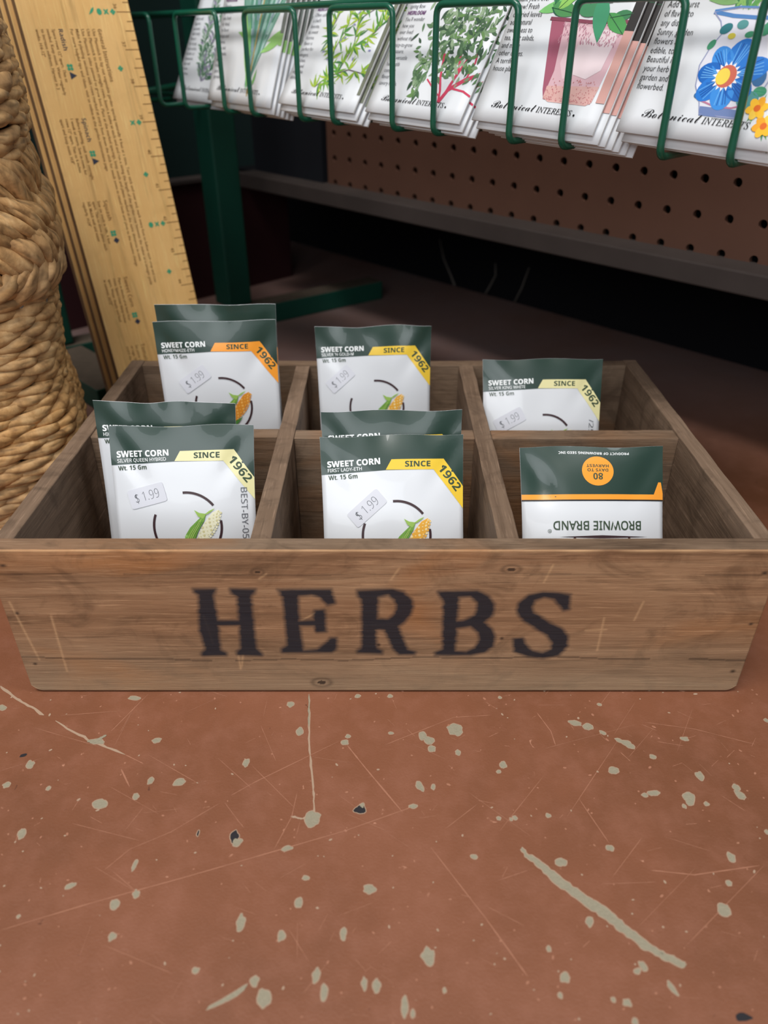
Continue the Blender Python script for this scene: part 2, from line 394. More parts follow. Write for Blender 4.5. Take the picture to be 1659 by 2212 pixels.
for i in range(330):                              # tiny nicks
    u, v_ = rnd.uniform(-60, 1720), 1490 + 740 * rnd.random() ** 1.3; s_ = rnd.uniform(1.0, 2.8); x, y = flo(u, v_); k = CAMZ / (1606 * SP + (v_ - 1106) * CP) * s_
    fa.ell(x, y, k, k * rnd.uniform(.7, 2), rnd.choice([SCR, CHIPE, SCR]), 1, rnd.uniform(0, 3), 7)
chip(778, 1749, 12, 7, 10, CHIPD); chip(506, 1808, 9, 12, 0, CHIPD); chip(512, 1820, 9, 7, 20); chip(782, 1740, 5, 4, 0); chip(428, 1800, 2, 5, 0, CHIPD); chip(50, 1632, 8, 3, 30, CHIPD, 0); chip(1605, 2198, 20, 6, 0, CHIPD, 0)
bm = bmesh.new()
vs = [bm.verts.new(p) for p in ((-1.6, -.6, 0), (1.9, -.6, 0), (1.9, 2.2, 0), (-1.6, 2.2, 0))]; bm.faces.new(vs)
fa.flush(bm, lambda x, y, h: Vector((x, y, h)), 1)
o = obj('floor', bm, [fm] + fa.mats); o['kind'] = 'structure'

# ================================================================== SHELVING (pegboard unit, cabinet behind)
az = R(-46.5); DD = Vector((math.cos(az), math.sin(az), 0)); PN = Vector((math.sin(az), -math.cos(az), 0))
PEGM = mat('brown_hardboard', (88, 60, 48), .7, .25, vary=.15, scale=20)
RAILM = mat('dusty_dark_steel', (62, 54, 51), .75, .25, vary=.3, scale=25)
BLACK = mat('deep_shade_black', (12, 12, 16), .85, .15)  # near-black colour standing in for the deep shade under the unit
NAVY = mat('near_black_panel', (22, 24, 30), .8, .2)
PX0 = Vector((.08418, .77274, .20985))           # one measured peg hole
unit = empty('pegboard_shelving_unit', (PX0.x, PX0.y, 0)); unit.rotation_euler = (0, 0, az)
tag(unit, 'brown pegboard shelving unit standing behind the crate, open and black underneath', 'shelving')
S = .0254; PT = .005
def peg_panel():
    bm = bmesh.new(); N = 16; i0, i1 = -8, 26; j0, j1 = -2, 14; zb = PX0.z
    sq = []
    for k in range(N):
        a = 2 * PI * (k + .5) / N; c_, s_ = math.cos(a), math.sin(a); m = max(abs(c_), abs(s_)); sq.append((c_ / m * S / 2, s_ / m * S / 2, c_ * .0034, s_ * .0034))
    cache = {}
    def vert(x, y, z):
        k = (round(x, 6), round(y, 6), round(z, 6))
        if k not in cache: cache[k] = bm.verts.new((x, y, z))
        return cache[k]
    for i in range(i0, i1):
        for j in range(j0, j1):
            cx, cz = i * S, zb + j * S
            for k in range(N):
                a, b = sq[k], sq[(k + 1) % N]
                # corner fill
                o1, o2 = (cx + a[0], 0, cz + a[1]), (cx + b[0], 0, cz + b[1])
                h1, h2 = (cx + a[2], 0, cz + a[3]), (cx + b[2], 0, cz + b[3])
                if abs(a[0] - b[0]) > 1e-6 and abs(a[1] - b[1]) > 1e-6:
                    cc = (cx + math.copysign(S / 2, a[0]), 0, cz + math.copysign(S / 2, a[1])); bm.faces.new([vert(*p) for p in (o1, cc, o2, h2, h1)])
                else: bm.faces.new([vert(*p) for p in (o1, o2, h2, h1)])
                bm.faces.new([vert(*p) for p in (h1, h2, (h2[0], PT, h2[2]), (h1[0], PT, h1[2]))])
    bmesh.ops.recalc_face_normals(bm, faces=bm.faces[:])
    return bm
pg = obj('pegboard_panel', peg_panel(), PEGM, unit)
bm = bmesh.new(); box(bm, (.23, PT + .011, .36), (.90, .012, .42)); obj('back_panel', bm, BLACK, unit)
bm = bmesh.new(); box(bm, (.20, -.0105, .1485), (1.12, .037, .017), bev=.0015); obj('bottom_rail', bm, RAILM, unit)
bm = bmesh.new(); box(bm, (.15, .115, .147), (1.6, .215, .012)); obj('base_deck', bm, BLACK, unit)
bm = bmesh.new(); box(bm, (-.05, .225, .0703), (2.0, .02, .1405)); obj('gap_shade_board', bm, BLACK, unit)  # black board put in as the shade that fills the gap
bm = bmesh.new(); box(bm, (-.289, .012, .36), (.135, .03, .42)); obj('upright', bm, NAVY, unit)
bm = bmesh.new(); box(bm, (.23, -.02, .585), (1.05, .22, .018)); obj('added_shade_shelf', bm, RAILM, unit)  # unseen board added overhead to shade what lies below
def wall(name, c_, s_):
    bm = bmesh.new(); box(bm, c_, s_); o_ = obj(name, bm, mat('dark_shop_wall', (58, 54, 52), .9, .1)); o_['kind'] = 'structure'
wall('wall_back', (.15, 2.21, 1.3), (3.5, .02, 2.6))
# maroon-based cabinet in the back left corner
az2 = R(45); cab = empty('display_cabinet', (-.27, .985, 0), (0, 0, az2)); tag(cab, 'dark green display cabinet with a maroon base, behind the yardsticks', 'cabinet')
bm = bmesh.new(); box(bm, (-.17, .1, .0725), (.72, .2, .145), bev=.001); obj('base_panel', bm, mat('maroon_panel', (48, 16, 20), .7, .3), cab)
bm = bmesh.new(); box(bm, (-.17, .11, .50), (.72, .18, .702), bev=.001); obj('upper_panel', bm, mat('dark_teal_panel', (20, 42, 40), .6, .3, vary=.15, scale=8), cab)
bm = bmesh.new(); box(bm, (-.17, .098, .1475), (.73, .21, .004)); obj('ledge', bm, RAILM, cab)

# ================================================================== WIRE SEED RACK
RE = Vector((.70711, -.70711, 0)); RN = Vector((-.70711, -.70711, 0)); RP0 = Vector((-.168, .709, .2535))
rack = empty('wire_seed_rack', (-.18, .895, 0)); tag(rack, 'green wire seed rack on square steel posts holding herb seed packets', 'rack')
def rp(s, n=0, z=0): p = RP0 + RE * s + RN * n; return Vector((p.x, p.y, RP0.z + z)) - Vector(rack.location)
def wpt(x, y, z): return Vector((x, y, z)) - Vector(rack.location)
def post(x, y, top, side=.032):
    bm = bmesh.new(); M = Matrix.Translation(wpt(x, y, 0)) @ Matrix.Rotation(R(43), 4, 'Z'); box(bm, (0, 0, .0245 + (top - .0245) / 2), (side, side, top - .0245), M, bev=.002); return obj('post', bm, GREEN_POST, rack)
post(-.184, .907, 1.25); post(-.352, .765, 1.25)
def footbar(a, b, wd=.03, hz=.024):
    a, b = Vector(a), Vector(b); dv = b - a; an = math.atan2(dv.y, dv.x)
    bm = bmesh.new(); box(bm, (0, 0, hz / 2), (dv.length, wd, hz), Matrix.Translation(wpt(*((a + b) / 2).to_tuple()[:2], 0)) @ Matrix.Rotation(an, 4, 'Z'), bev=.0015)
    for f in bm.faces:
        if f.normal.z > .9: f.material_index = 1
    return obj('foot_bar', bm, [GREEN_POST, DUSTY], rack)
footbar((-.375, .745, 0), (-.011, 1.018, 0), .030)
footbar((-.338, .745, 0), (-.250, .657, 0), .046)
WR = .0019; PITCHS = .0925
def wire(name, pts, r=WR, rad=.006):
    bm = bmesh.new(); tube(bm, bend_path(pts, rad), r, 10); return obj(name, bm, GREEN, rack, True)
for k in range(-1, 7):
    s0 = k * PITCHS + .0025; s1 = s0 + .0575
    if k == -1: s0 = -.10; s1 = -.0365
    t = .062
    wire('wire_loop', [rp(s0, -.05, -.004), rp(s0, .0, -.004), rp(s0, 0, t), rp(s1, 0, t), rp(s1, 0, -.004), rp(s1, -.05, -.004)])
wire('rail', [rp(-.16, -.012, .061), rp(.14, -.010, .064), rp(.70, -.010, .070)], .0022)
wire('rail', [rp(-.15, -.050, .0), rp(.70, -.050, .0)], .0019)
wire('bracket', [wpt(-.184, .890, .262), rp(-.15, -.05, .0), rp(-.15, -.012, .0)], .003)
wire('bracket', [wpt(-.184, .890, .32), rp(-.16, -.012, .061)], .003)

# ------------------------------------------------------------------ herb packets
LF = {}
def lg(r, g_, b): return mat('print_%d_%d_%d' % (r, g_, b), (r, g_, b), .42, .35)
mm = .001
def logo(a, x0=11):
    a.text('Botanical', x0 * mm, 8.0 * mm, 4.4 * mm, INKB, 'sc', -.005, width=31 * mm, lay=6, shear=.05)
    a.text('INTERESTS', (x0 + 31.8) * mm, 8.0 * mm, 3.0 * mm, INKB, 'it', .006, width=23 * mm, lay=6); a.ell((x0 + 56.5) * mm, 8.6 * mm, .6 * mm, .6 * mm, INKB, 6)
def column(a, lines, y0, x=3, sp=4.15, head=None, m=INKGREY, size=2.7):
    y = y0
    if head: a.text(head, x * mm, (y + sp) * mm, 2.3 * mm, INKPURPLE, 'sb', .005, lay=6, sx=.9)
    for t in lines: a.text(t, x * mm, y * mm, size * mm, m, None, -.004, lay=6, sx=.82); y -= sp
rr = random.Random(11)
def art1():
    a = Art(); G = [lg(70, 112, 82), lg(102, 140, 108), lg(126, 156, 130), lg(140, 128, 160)]
    for sx, sy, ang, L in ((38, 16, 86, 80), (44, 18, 70, 75), (34, 20, 100, 70), (52, 26, 84, 64)):
        for i in range(34):
            t = i / 34 * L; an = R(ang + 6 * math.sin(t * .08)); px, py = sx + t * math.cos(an), sy + t * math.sin(an)
            for sd in (-1, 1): a.leaf(px * mm, py * mm, rr.uniform(6, 11) * mm, 1.9 * mm, an + sd * rr.uniform(.4, 1.1), rr.choice(G), 2 + rr.random(), sd * .15)
        a.stroke([((sx + t * math.cos(R(ang))) * mm, (sy + t * math.sin(R(ang))) * mm) for t in (0, L / 2, L)], .9 * mm, G[0], 2)
    column(a, ['hardy and', 'fragrant', 'perennial', 'with lovely', 'flowers', 'for drying', 'and sachets,', 'borders or', 'containers,', 'pots and', 'kitchen', 'windows.'], 66, 3); logo(a); return a
def art2():
    a = Art(); G = [lg(92, 148, 128), lg(120, 166, 150), lg(150, 188, 178), lg(178, 208, 204), lg(80, 120, 112), lg(134, 160, 170)]
    for i in range(70):
        an = R(rr.uniform(66, 112)); a.leaf((52 + rr.gauss(0, 2)) * mm, rr.uniform(10, 40) * mm, rr.uniform(55, 95) * mm, rr.uniform(1.6, 3.6) * mm, an, rr.choice(G), 2 + rr.random(), rr.uniform(-.1, .1), 7)
    for x, y, L, wd, an, cv in ((46, 22, 46, 6, 100, .1), (60, 36, 40, 6, 22, .25), (55, 12, 14, 2.6, 60, .2), (44, 44, 16, 4, 150, .2), (66, 44, 30, 5, 20, .1), (50, 10, 50, 5, 97, .05)):
        a.leaf(x * mm, y * mm, L * mm, wd * mm, R(an), rr.choice([lg(150, 200, 120), lg(128, 190, 112)]), 4, cv, 8)
    a.stroke([(52 * mm, 6 * mm), (53 * mm, 40 * mm), (55 * mm, 90 * mm)], 1.4 * mm, lg(176, 154, 92), 4)
    a.poly([(79 * mm, 50 * mm), (83 * mm, 50 * mm), (83 * mm, 120 * mm), (79 * mm, 120 * mm)], lg(110, 116, 112), 7); a.poly([(79 * mm, 42 * mm), (83 * mm, 42 * mm), (83 * mm, 50 * mm), (79 * mm, 50 * mm)], lg(150, 196, 120), 7)
    column(a, ['Easy to', 'grow and', 'use fresh', 'or dried', 'to flavor', 'soups and', 'sauces,', 'teas and', 'marinades', 'all year', 'round in', 'pots or', 'garden.'], 66, 4, head='HEIRLOOM'); logo(a); return a
def cluster(a, x, y, ang, s_, G, n=5):
    for i in range(n):
        an = ang + (i - (n - 1) / 2) * .55 + rr.gauss(0, .12); a.leaf(x * mm, y * mm, s_ * rr.uniform(.7, 1.1) * mm, 1.7 * mm, an, rr.choice(G), 2 + rr.random(), rr.choice([-.35, .35]), 6)
def art3():
    a = Art(); G = [lg(150, 186, 62), lg(120, 168, 70), lg(92, 150, 66), lg(172, 196, 74), lg(70, 128, 72)]
    K = lg(110, 104, 100)
    stems = [[(34, 14), (44, 22), (62, 28), (80, 26)], [(44, 22), (40, 40), (44, 58), (36, 80)], [(52, 25), (58, 44), (52, 62), (60, 86)], [(58, 44), (72, 54), (80, 66)], [(40, 40), (28, 52), (30, 66)], [(52, 62), (70, 74), (78, 90)]]
    for st in stems:
        a.stroke([(x * mm, y * mm) for x, y in st], .9 * mm, K, 2)
        for (x0, y0), (x1, y1) in zip(st, st[1:]):
            for t in (0, .35, .7):
                an = math.atan2(y1 - y0, x1 - x0); cluster(a, x0 + (x1 - x0) * t, y0 + (y1 - y0) * t, an + rr.choice([-1, 1]) * rr.uniform(.6, 1.5), 10.5, G, 4)
        cluster(a, st[-1][0], st[-1][1], PI / 2, 11, G)
    for i in range(12): a.ell(rr.uniform(28, 78) * mm, rr.uniform(24, 84) * mm, 1.3 * mm, .7 * mm, lg(140, 140, 186), 4, rr.random() * 3, 8)
    a.poly([(79.5 * mm, 12 * mm), (83 * mm, 12 * mm), (83 * mm, 120 * mm), (79.5 * mm, 120 * mm)], lg(120, 124, 108), 7)
    column(a, ['Often called', 'a chef\'s', 'favorite,', 'its sweet', 'licorice', 'flavor is', 'perfect for', 'vinegars,', 'chicken,', 'fish, and', 'vegetable', 'dishes.'], 64, 3, head='HEIRLOOM'); logo(a); return a
def art4():
    a = Art(); G = [lg(96, 128, 92), lg(124, 152, 116), lg(76, 106, 76), lg(150, 172, 140), lg(104, 140, 84), lg(60, 86, 66)]
    RD = lg(206, 70, 98)
    for st, wd in (([(60, 11), (64, 19), (74, 26), (84, 30)], 2.6), ([(60, 11), (58, 18), (54, 26), (50, 40)], 1.6), ([(64, 19), (66, 30), (62, 44)], 1.6), ([(74, 26), (76, 36), (74, 48)], 1.3), ([(58, 15), (50, 20), (44, 24)], 1.0), ([(66, 20), (76, 19), (84, 16)], 1.2), ([(62, 14), (64, 22), (70, 40)], 1.8)):
        a.stroke([(x * mm, y * mm) for x, y in st], wd * mm, RD, 3)
    for i in range(620):
        x, y = rr.gauss(58, 17), rr.uniform(25, 108)
        if x < 20 or (x < 34 and y < 38) or y < 24 + abs(x - 52) * .1: continue
        a.leaf(x * mm, y * mm, rr.uniform(4.5, 7.5) * mm, rr.uniform(1.8, 2.6) * mm, rr.uniform(0, 2 * PI), rr.choice(G), 2 + rr.random() * 2, rr.uniform(-.3, .3))
    for x, y, n in ((38, 15, 8), (34, 24, 9), (30, 32, 7)):
        for i in range(n): a.leaf((x + rr.gauss(0, 2)) * mm, (y + rr.gauss(0, 3)) * mm, 7 * mm, 2.8 * mm, rr.uniform(0, 6.3), rr.choice(G), 4, .1)
    column(a, ['change of', 'spring flow', '', 'You\'ll wonder', 'how you', 'ever lived', 'without this', 'easy-to-grow', 'treasure.', 'This versatile', 'herb adds', 'complex', 'flavor to', 'savory meals.'], 72, 3); 
    a.text('HEIRLOOM', 3 * mm, 63.7 * mm, 2.4 * mm, INKPURPLE, 'sb', .005, lay=6, sx=.9); logo(a); return a
def art5():
    a = Art(); p = lambda L: [(x * mm, y * mm) for x, y in L]
    a.poly(p([(31, 56), (79, 56), (75, 16), (72, 14), (48, 14), (44, 16), (42, 20), (36, 40)]), lg(214, 176, 184), 1)
    a.poly(p([(31, 56), (40, 56), (45, 30), (44, 16), (42, 20), (36, 40)]), lg(164, 92, 112), 2)
    a.poly(p([(48, 53), (66, 53), (62, 30), (52, 26), (47, 34)]), lg(224, 194, 200), 2)
    a.poly(p([(54, 44), (62, 52), (75, 52), (73, 32), (66, 27), (56, 29), (53, 36)]), lg(228, 210, 214), 3)
    a.poly(p([(44, 22), (76, 24), (75, 16), (72, 14), (48, 14), (44, 16)]), lg(216, 172, 166), 3)
    for i in range(150): a.ell(rr.uniform(44, 75) * mm, (15 + 12 * rr.random() ** 2) * mm, .5 * mm, .25 * mm, rr.choice([lg(204, 140, 138), lg(190, 120, 124)]), 4, rr.random() * 3, 6)
    for i in range(160): a.ell(rr.uniform(40, 76) * mm, rr.uniform(44, 55) * mm, .8 * mm, .3 * mm, rr.choice([lg(196, 146, 160), lg(180, 124, 142)]), 4, 1.5 + rr.gauss(0, .3), 6)
    a.stroke(p([(30, 56.5), (55, 55.3), (79, 56.5)]), 1.8 * mm, lg(136, 70, 88), 5)
    G = [lg(76, 156, 84), lg(110, 182, 88), lg(60, 130, 84), lg(146, 200, 100), lg(40, 100, 76)]
    for i in range(70):
        x, y = rr.uniform(22, 80), rr.uniform(58, 112); an = rr.uniform(0, 6.3); L = rr.uniform(10, 19); m_ = rr.choice(G)
        a.leaf(x * mm, y * mm, L * mm, L * .42 * mm, an, m_, 5 + rr.random() * 2, .1, 7); a.stroke([(x * mm, y * mm), ((x + L * .85 * math.cos(an)) * mm, (y + L * .85 * math.sin(an)) * mm)], .35 * mm, lg(40, 90, 60), 8)
    a.leaf(57 * mm, 70 * mm, 26 * mm, 9 * mm, R(-70), lg(66, 150, 110), 9, -.05, 8); a.leaf(20 * mm, 60 * mm, 24 * mm, 6 * mm, R(14), lg(126, 196, 116), 4, .05, 8); a.leaf(28 * mm, 64 * mm, 20 * mm, 8 * mm, R(-20), lg(84, 150, 90), 6, .1, 8)
    a.leaf(44 * mm, 64 * mm, 18 * mm, 8 * mm, R(-20), lg(70, 140, 96), 8, .1, 8)
    a.poly(p([(77.5, 52), (83, 52), (83, 120), (77.5, 120)]), lg(44, 40, 40), 7); a.poly(p([(77.5, 16), (83, 16), (83, 52), (77.5, 52)]), lg(206, 158, 150), 7)
    column(a, ['The sweetest', 'plant you\'ll ever', 'grow! Fresh', 'or dried leaves', 'add natural', 'sweetness to', 'tea, fruit salads,', 'and many', 'other dishes.', 'A terrific', 'house plant!'], 70, 2.5, 4.2, m=INKB, size=2.95); logo(a); return a
def art6():
    a = Art(); p = lambda L: [(x * mm, y * mm) for x, y in L]
    vase = [(28, 56), (40, 58), (60, 58), (66, 56), (63, 52), (60, 47), (64, 41), (67, 33), (65, 25), (60, 18), (58, 12), (40, 12), (38, 17), (33, 24), (31, 33), (33, 41), (36, 47), (33, 52)]
    a.poly(p(vase), lg(222, 222, 232), 1)
    a.stroke(p(vase + vase[:1]), .55 * mm, lg(150, 156, 190), 3)
    a.stroke(p([(28, 56), (38, 54.5), (52, 54), (66, 56)]), 1.7 * mm, lg(80, 130, 190), 3); a.stroke(p([(28, 56.6), (40, 58.4), (60, 58.2), (66, 56.4)]), .8 * mm, lg(90, 140, 200), 3)
    a.poly(p([(39, 15.5), (59, 15.5), (58, 11.5), (40, 11.5)]), lg(112, 132, 180), 3); a.stroke(p([(38, 18), (46, 16), (54, 16), (60, 18)]), .7 * mm, lg(190, 120, 150), 4)
    B = [lg(40, 122, 210), lg(60, 142, 222), lg(30, 104, 190)]
    cx, cy = 46, 29
    for i, (an, L, wd) in enumerate(((75, 16, 13), (125, 14, 11), (175, 13.5, 11), (225, 14, 11), (280, 14, 12), (330, 15, 12), (20, 18, 12))):
        t = R(an); a.ell((cx + L * .55 * math.cos(t)) * mm, (cy + L * .55 * math.sin(t)) * mm, L * .5 * mm, wd * .45 * mm, B[i % 3], 4 + .1 * i, t, 20)
        for q in range(5): a.stroke([((cx + 5 * math.cos(t + (q - 2) * .12)) * mm, (cy + 5 * math.sin(t + (q - 2) * .12)) * mm), ((cx + L * .9 * math.cos(t + (q - 2) * .1)) * mm, (cy + L * .9 * math.sin(t + (q - 2) * .1)) * mm)], .35 * mm, rr.choice([lg(110, 180, 240), lg(24, 80, 160)]), 5.5)
    st = []
    for i in range(32): r_ = 6.6 if i % 2 == 0 else 4.6; st.append(((cx + r_ * math.cos(2 * PI * i / 32)) * mm, (cy + r_ * math.sin(2 * PI * i / 32)) * mm))
    a.poly(st, lg(238, 240, 244), 6); a.ell(cx * mm, cy * mm, 4.7 * mm, 4.9 * mm, lg(206, 106, 86), 7); a.ell((cx - 1.5) * mm, (cy - .2) * mm, 3.2 * mm, 3.6 * mm, lg(240, 212, 84), 8)
    T = [lg(52, 122, 130), lg(86, 150, 150), lg(70, 150, 112), lg(60, 110, 160)]
    for x, y, r1, r2, an in ((37, 49, 3, 2.2, 30), (44, 51, 2.6, 2, 0), (56, 50, 3.6, 2.4, 60), (62, 44, 3, 2, 100), (61, 30, 3.2, 4.2, 20), (33, 42, 2.4, 1.6, 60), (64, 24, 3, 2.2, 0), (36, 20, 2, 1.4, 0), (60, 20, 5, 4, 0), (49, 47, 2.2, 1.4, 10)):
        a.ell(x * mm, y * mm, r1 * mm, r2 * mm, rr.choice(T), 4, R(an), 16)
    a.ell(41 * mm, 46 * mm, 1.8 * mm, 1.3 * mm, lg(220, 206, 80), 5); a.ell(54 * mm, 45 * mm, 1.2 * mm, 1.2 * mm, lg(190, 60, 80), 5)
    Gs = [lg(92, 160, 84), lg(140, 190, 104), lg(70, 132, 84)]
    for i in range(34): a.leaf(rr.uniform(36, 62) * mm, 57 * mm, rr.uniform(18, 46) * mm, 2.4 * mm, R(rr.uniform(50, 130)), rr.choice(Gs), 1 + rr.random(), rr.uniform(-.2, .2), 6)
    a.leaf(38 * mm, 60 * mm, 15 * mm, 4 * mm, R(168), lg(130, 176, 110), 3, .15, 7); a.leaf(42 * mm, 68 * mm, 14 * mm, 3.4 * mm, R(205), lg(130, 176, 110), 3, .15, 7)
    for x, y in ((66, 17), (72, 10), (76, 20), (80, 14), (50, 66), (57, 72), (68, 66), (62, 78), (74, 60), (80, 70), (45, 80), (70, 84)):
        for i in range(14): a.leaf(x * mm, y * mm, 6.5 * mm, 1.1 * mm, R(rr.uniform(0, 360)), Gs[i % 3], 2.5, .1) if i < 4 else None
        for i in range(6): t = i * PI / 3 + .3; a.ell((x + 2.6 * math.cos(t)) * mm, (y + 2.6 * math.sin(t)) * mm, 2.5 * mm, 1.8 * mm, rr.choice([lg(248, 190, 50), lg(250, 206, 80), lg(240, 168, 40)]), 9 + .1 * i, t, 14)
        a.ell(x * mm, y * mm, 1.5 * mm, 1.5 * mm, lg(226, 110, 40), 10)
    column(a, ['Add a burst', 'of flavor to', 'any dish.', 'Sunny, golden', 'flowers are', 'edible, too.', 'Beautiful in', 'your herb', 'garden and', 'flowerbed.'], 58.0, 2.5, 4.15, head='HEIRLOOM', m=INKB, size=2.95); logo(a); return a
HW, HH, HT = .083, .120, .0009
def herb_mesh(a):
    bm = bmesh.new(); nx, ny = 10, 14
    def S_(x, y, h):                              # gentle bow of the paper
        u, v_ = x / HW, y / HH; return Vector((x, -h - .0016 * math.sin(PI * u) * math.sin(PI * min(v_, 1)), y))
    def grid(off, flip):
        G_ = [[bm.verts.new(S_(HW * i / nx, HH * j / ny, 0) + Vector((0, off, 0))) for i in range(nx + 1)] for j in range(ny + 1)]
        for j in range(ny):
            for i in range(nx):
                q = (G_[j][i], G_[j][i + 1], G_[j + 1][i + 1], G_[j + 1][i]); f = bm.faces.new(q[::-1] if flip else q); f.smooth = True
        return G_
    A = grid(0, False); B = grid(HT, True)
    rim = lambda G_: G_[0] + [G_[j][-1] for j in range(1, ny + 1)] + G_[ny][-2::-1] + [G_[j][0] for j in range(ny - 1, 0, -1)]
    ra, rb = rim(A), rim(B)
    for i in range(len(ra)):
        f = bm.faces.new((ra[i], rb[i], rb[(i + 1) % len(ra)], ra[(i + 1) % len(ra)])); f.material_index = 1
    a.flush(bm, S_, 2, clip=(0.0003, .0003, HW - .0003, HH - .0003), step=.012)
    me = bpy.data.meshes.new('herb_seed_packet'); bm.to_mesh(me); bm.free()
    for m_ in [PAPER, PAPER_EDGE] + a.mats: me.materials.append(m_)
    return me
HERB = [  # bottom-left corner, lean, roll, art, stack [(ds, dback, droll)], label of front, descr
    ((-.1895, .7615, .2537), 28, -1.5, art1, [(.001, .004, .6)], 'grey-green sprigs with lilac tips', .83),
    ((-.1437, .6903, .2568), 20, -1.5, art2, [(.002, .003, 0), (.004, .006, .1), (.006, .009, .1), (.008, .012, -.1), (.010, .015, .1)], 'blue-green grassy blades', 1.0),
    ((-.0784, .6251, .2588), 34, -1.8, art3, [(.002, .003, 0), (.005, .006, -.5), (.008, .009, 0)], 'curly yellow-green sprigs', 1.0),
    ((-.0128, .5594, .2583), 33, -2.0, art4, [(.002, .003, .2), (.004, .006, -.2), (.008, .009, .3)], 'a green bush on red stems', 1.0),
    ((.0516, .4951, .2587), 28, -2.0, art5, [(.0035, .0025, 0), (.0065, .005, .2), (.0095, .0075, 0), (.0125, .010, .2), (.0155, .0125, 0), (.0185, .015, .1)], 'leafy plant in a pink pot', 1.0),
    ((.1191, .4275, .2591), 24, -2.4, art6, [(.003, .0035, -.4), (.006, .006, -.8)], 'a blue-flowered vase', 1.0)]
for (bl, lean, roll, fn, stack, desc, ws) in HERB:
    me = herb_mesh(fn()); L = R(lean); up = -RN * math.sin(L) + Vector((0, 0, math.cos(L))); nrm = RE.cross(up)   # towards the front
    base = Matrix((RE.to_4d(), (-nrm).to_4d(), up.to_4d(), Vector((0, 0, 0, 1)))).transposed(); base[3] = (0, 0, 0, 1)
    for c_ in range(3): base[c_][3] = 0
    fwd = nrm if nrm.dot(RN) > 0 else -nrm
    for k, (ds, db, dr) in enumerate([(0, 0, 0)] + stack):
        p = Vector(bl) + RE * ds - fwd * db * 1.0 - up * (.0 if k == 0 else .0035)
        o = bpy.data.objects.new('herb_seed_packet', me); COL.objects.link(o)
        o.matrix_world = Matrix.Translation(p) @ base @ Matrix.Rotation(R(roll + dr) * -1 * -1, 4, 'Y').inverted()
        desc = desc.replace('leafy plant in a pink pot', 'a plant in a pink pot'); ordn = ['', 'second', 'third', 'fourth', 'fifth', 'sixth', 'rearmost'][k] if k < len(stack) else 'rearmost'
        lab = 'white herb seed packet picturing %s, front of its pocket' % desc if k == 0 else '%s packet of the stack picturing %s' % (ordn, desc)
        tag(o, lab, 'seed packet', 'herb seed packets in the wire rack')

# ================================================================== WOODEN CRATE
X0, X1, Y0, Y1, ZT = -.1903, .1903, .2876, .5350, .0942; TH = .0098
crate = empty('wooden_crate', (0, Y0, 0)); tag(crate, 'weathered wooden divided crate stencilled HERBS standing on the red-brown floor', 'crate')
def cl(x, y, z): return (x, y - Y0, z)
# letters of the stencil, traced on the front board (photo pixels -> board metres)
def fb(u, v):
    y = 1606 * CP - (v - 1106) * SP; z = -1606 * SP - (v - 1106) * CP; t = Y0 / y; return ((u - 829.5) * t, CAMZ + z * t)
A1 = lambda L: [fb(400 + x / 3.95, 1240 + y / 3.95) for x, y in L]
A2 = lambda L: [fb(760 + x / 3.318, 1240 + y / 3.32) for x, y in L]
INKP = [A1([(70, 130), (255, 130), (255, 160), (238, 175), (265, 330), (275, 400), (460, 400), (445, 190), (390, 160), (390, 130), (600, 130), (590, 160), (560, 180), (580, 400), (605, 640), (655, 680), (650, 695), (450, 690), (445, 665), (478, 640), (465, 435), (280, 438), (300, 650), (350, 675), (350, 695), (150, 695), (145, 670), (175, 640), (125, 480), (115, 180), (75, 155)]),
        A1([(790, 135), (1245, 130), (1275, 250), (1215, 262), (1150, 195), (1080, 175), (960, 180), (970, 400), (1100, 395), (1105, 310), (1185, 305), (1200, 490), (1125, 495), (1100, 440), (975, 440), (1000, 620), (1010, 655), (1130, 645), (1220, 575), (1240, 545), (1290, 545), (1285, 640), (1250, 668), (830, 668), (825, 640), (875, 610), (835, 190)])]
INKH = []
A2R = [(40, 120), (290, 110), (370, 130), (425, 180), (438, 230), (420, 290), (375, 345), (330, 375), (400, 545), (450, 560), (450, 577), (340, 577), (300, 540), (235, 400), (195, 395), (170, 400), (175, 530), (215, 550), (215, 572), (40, 565), (40, 550), (75, 530), (75, 190), (40, 150)]
INKP.append(A2(A2R)); INKH.append(A2([(185, 165), (260, 150), (310, 185), (325, 240), (305, 290), (260, 325), (180, 325)]))
INKP.append(A2([(620, 128), (900, 122), (980, 160), (1020, 220), (1010, 290), (945, 345), (1000, 390), (1025, 450), (1010, 520), (950, 560), (850, 582), (600, 580), (600, 565), (650, 540), (660, 190), (625, 150)]))
INKH += [A2([(765, 165), (850, 160), (900, 200), (900, 260), (880, 300), (800, 335), (750, 340)]), A2([(750, 390), (850, 375), (910, 420), (915, 480), (880, 530), (820, 560), (740, 555)])]
INKP.append(A2([(1565, 150), (1555, 250), (1520, 258), (1450, 180), (1380, 165), (1310, 190), (1290, 235), (1300, 275), (1400, 340), (1500, 390), (1545, 440), (1540, 520), (1480, 580), (1370, 603), (1260, 590), (1170, 555), (1160, 500), (1160, 465), (1225, 460), (1240, 500), (1290, 555), (1370, 570), (1430, 545), (1440, 490), (1400, 440), (1320, 390), (1230, 330), (1185, 275), (1195, 210), (1270, 150), (1370, 130), (1480, 135)]))
def inside(p, P):
    x, y = p; c_ = False; j = len(P) - 1
    for i in range(len(P)):
        xi, yi = P[i]; xj, yj = P[j]
        if (yi > y) != (yj > y) and x < (xj - xi) * (y - yi) / (yj - yi) + xi: c_ = not c_
        j = i
    return c_
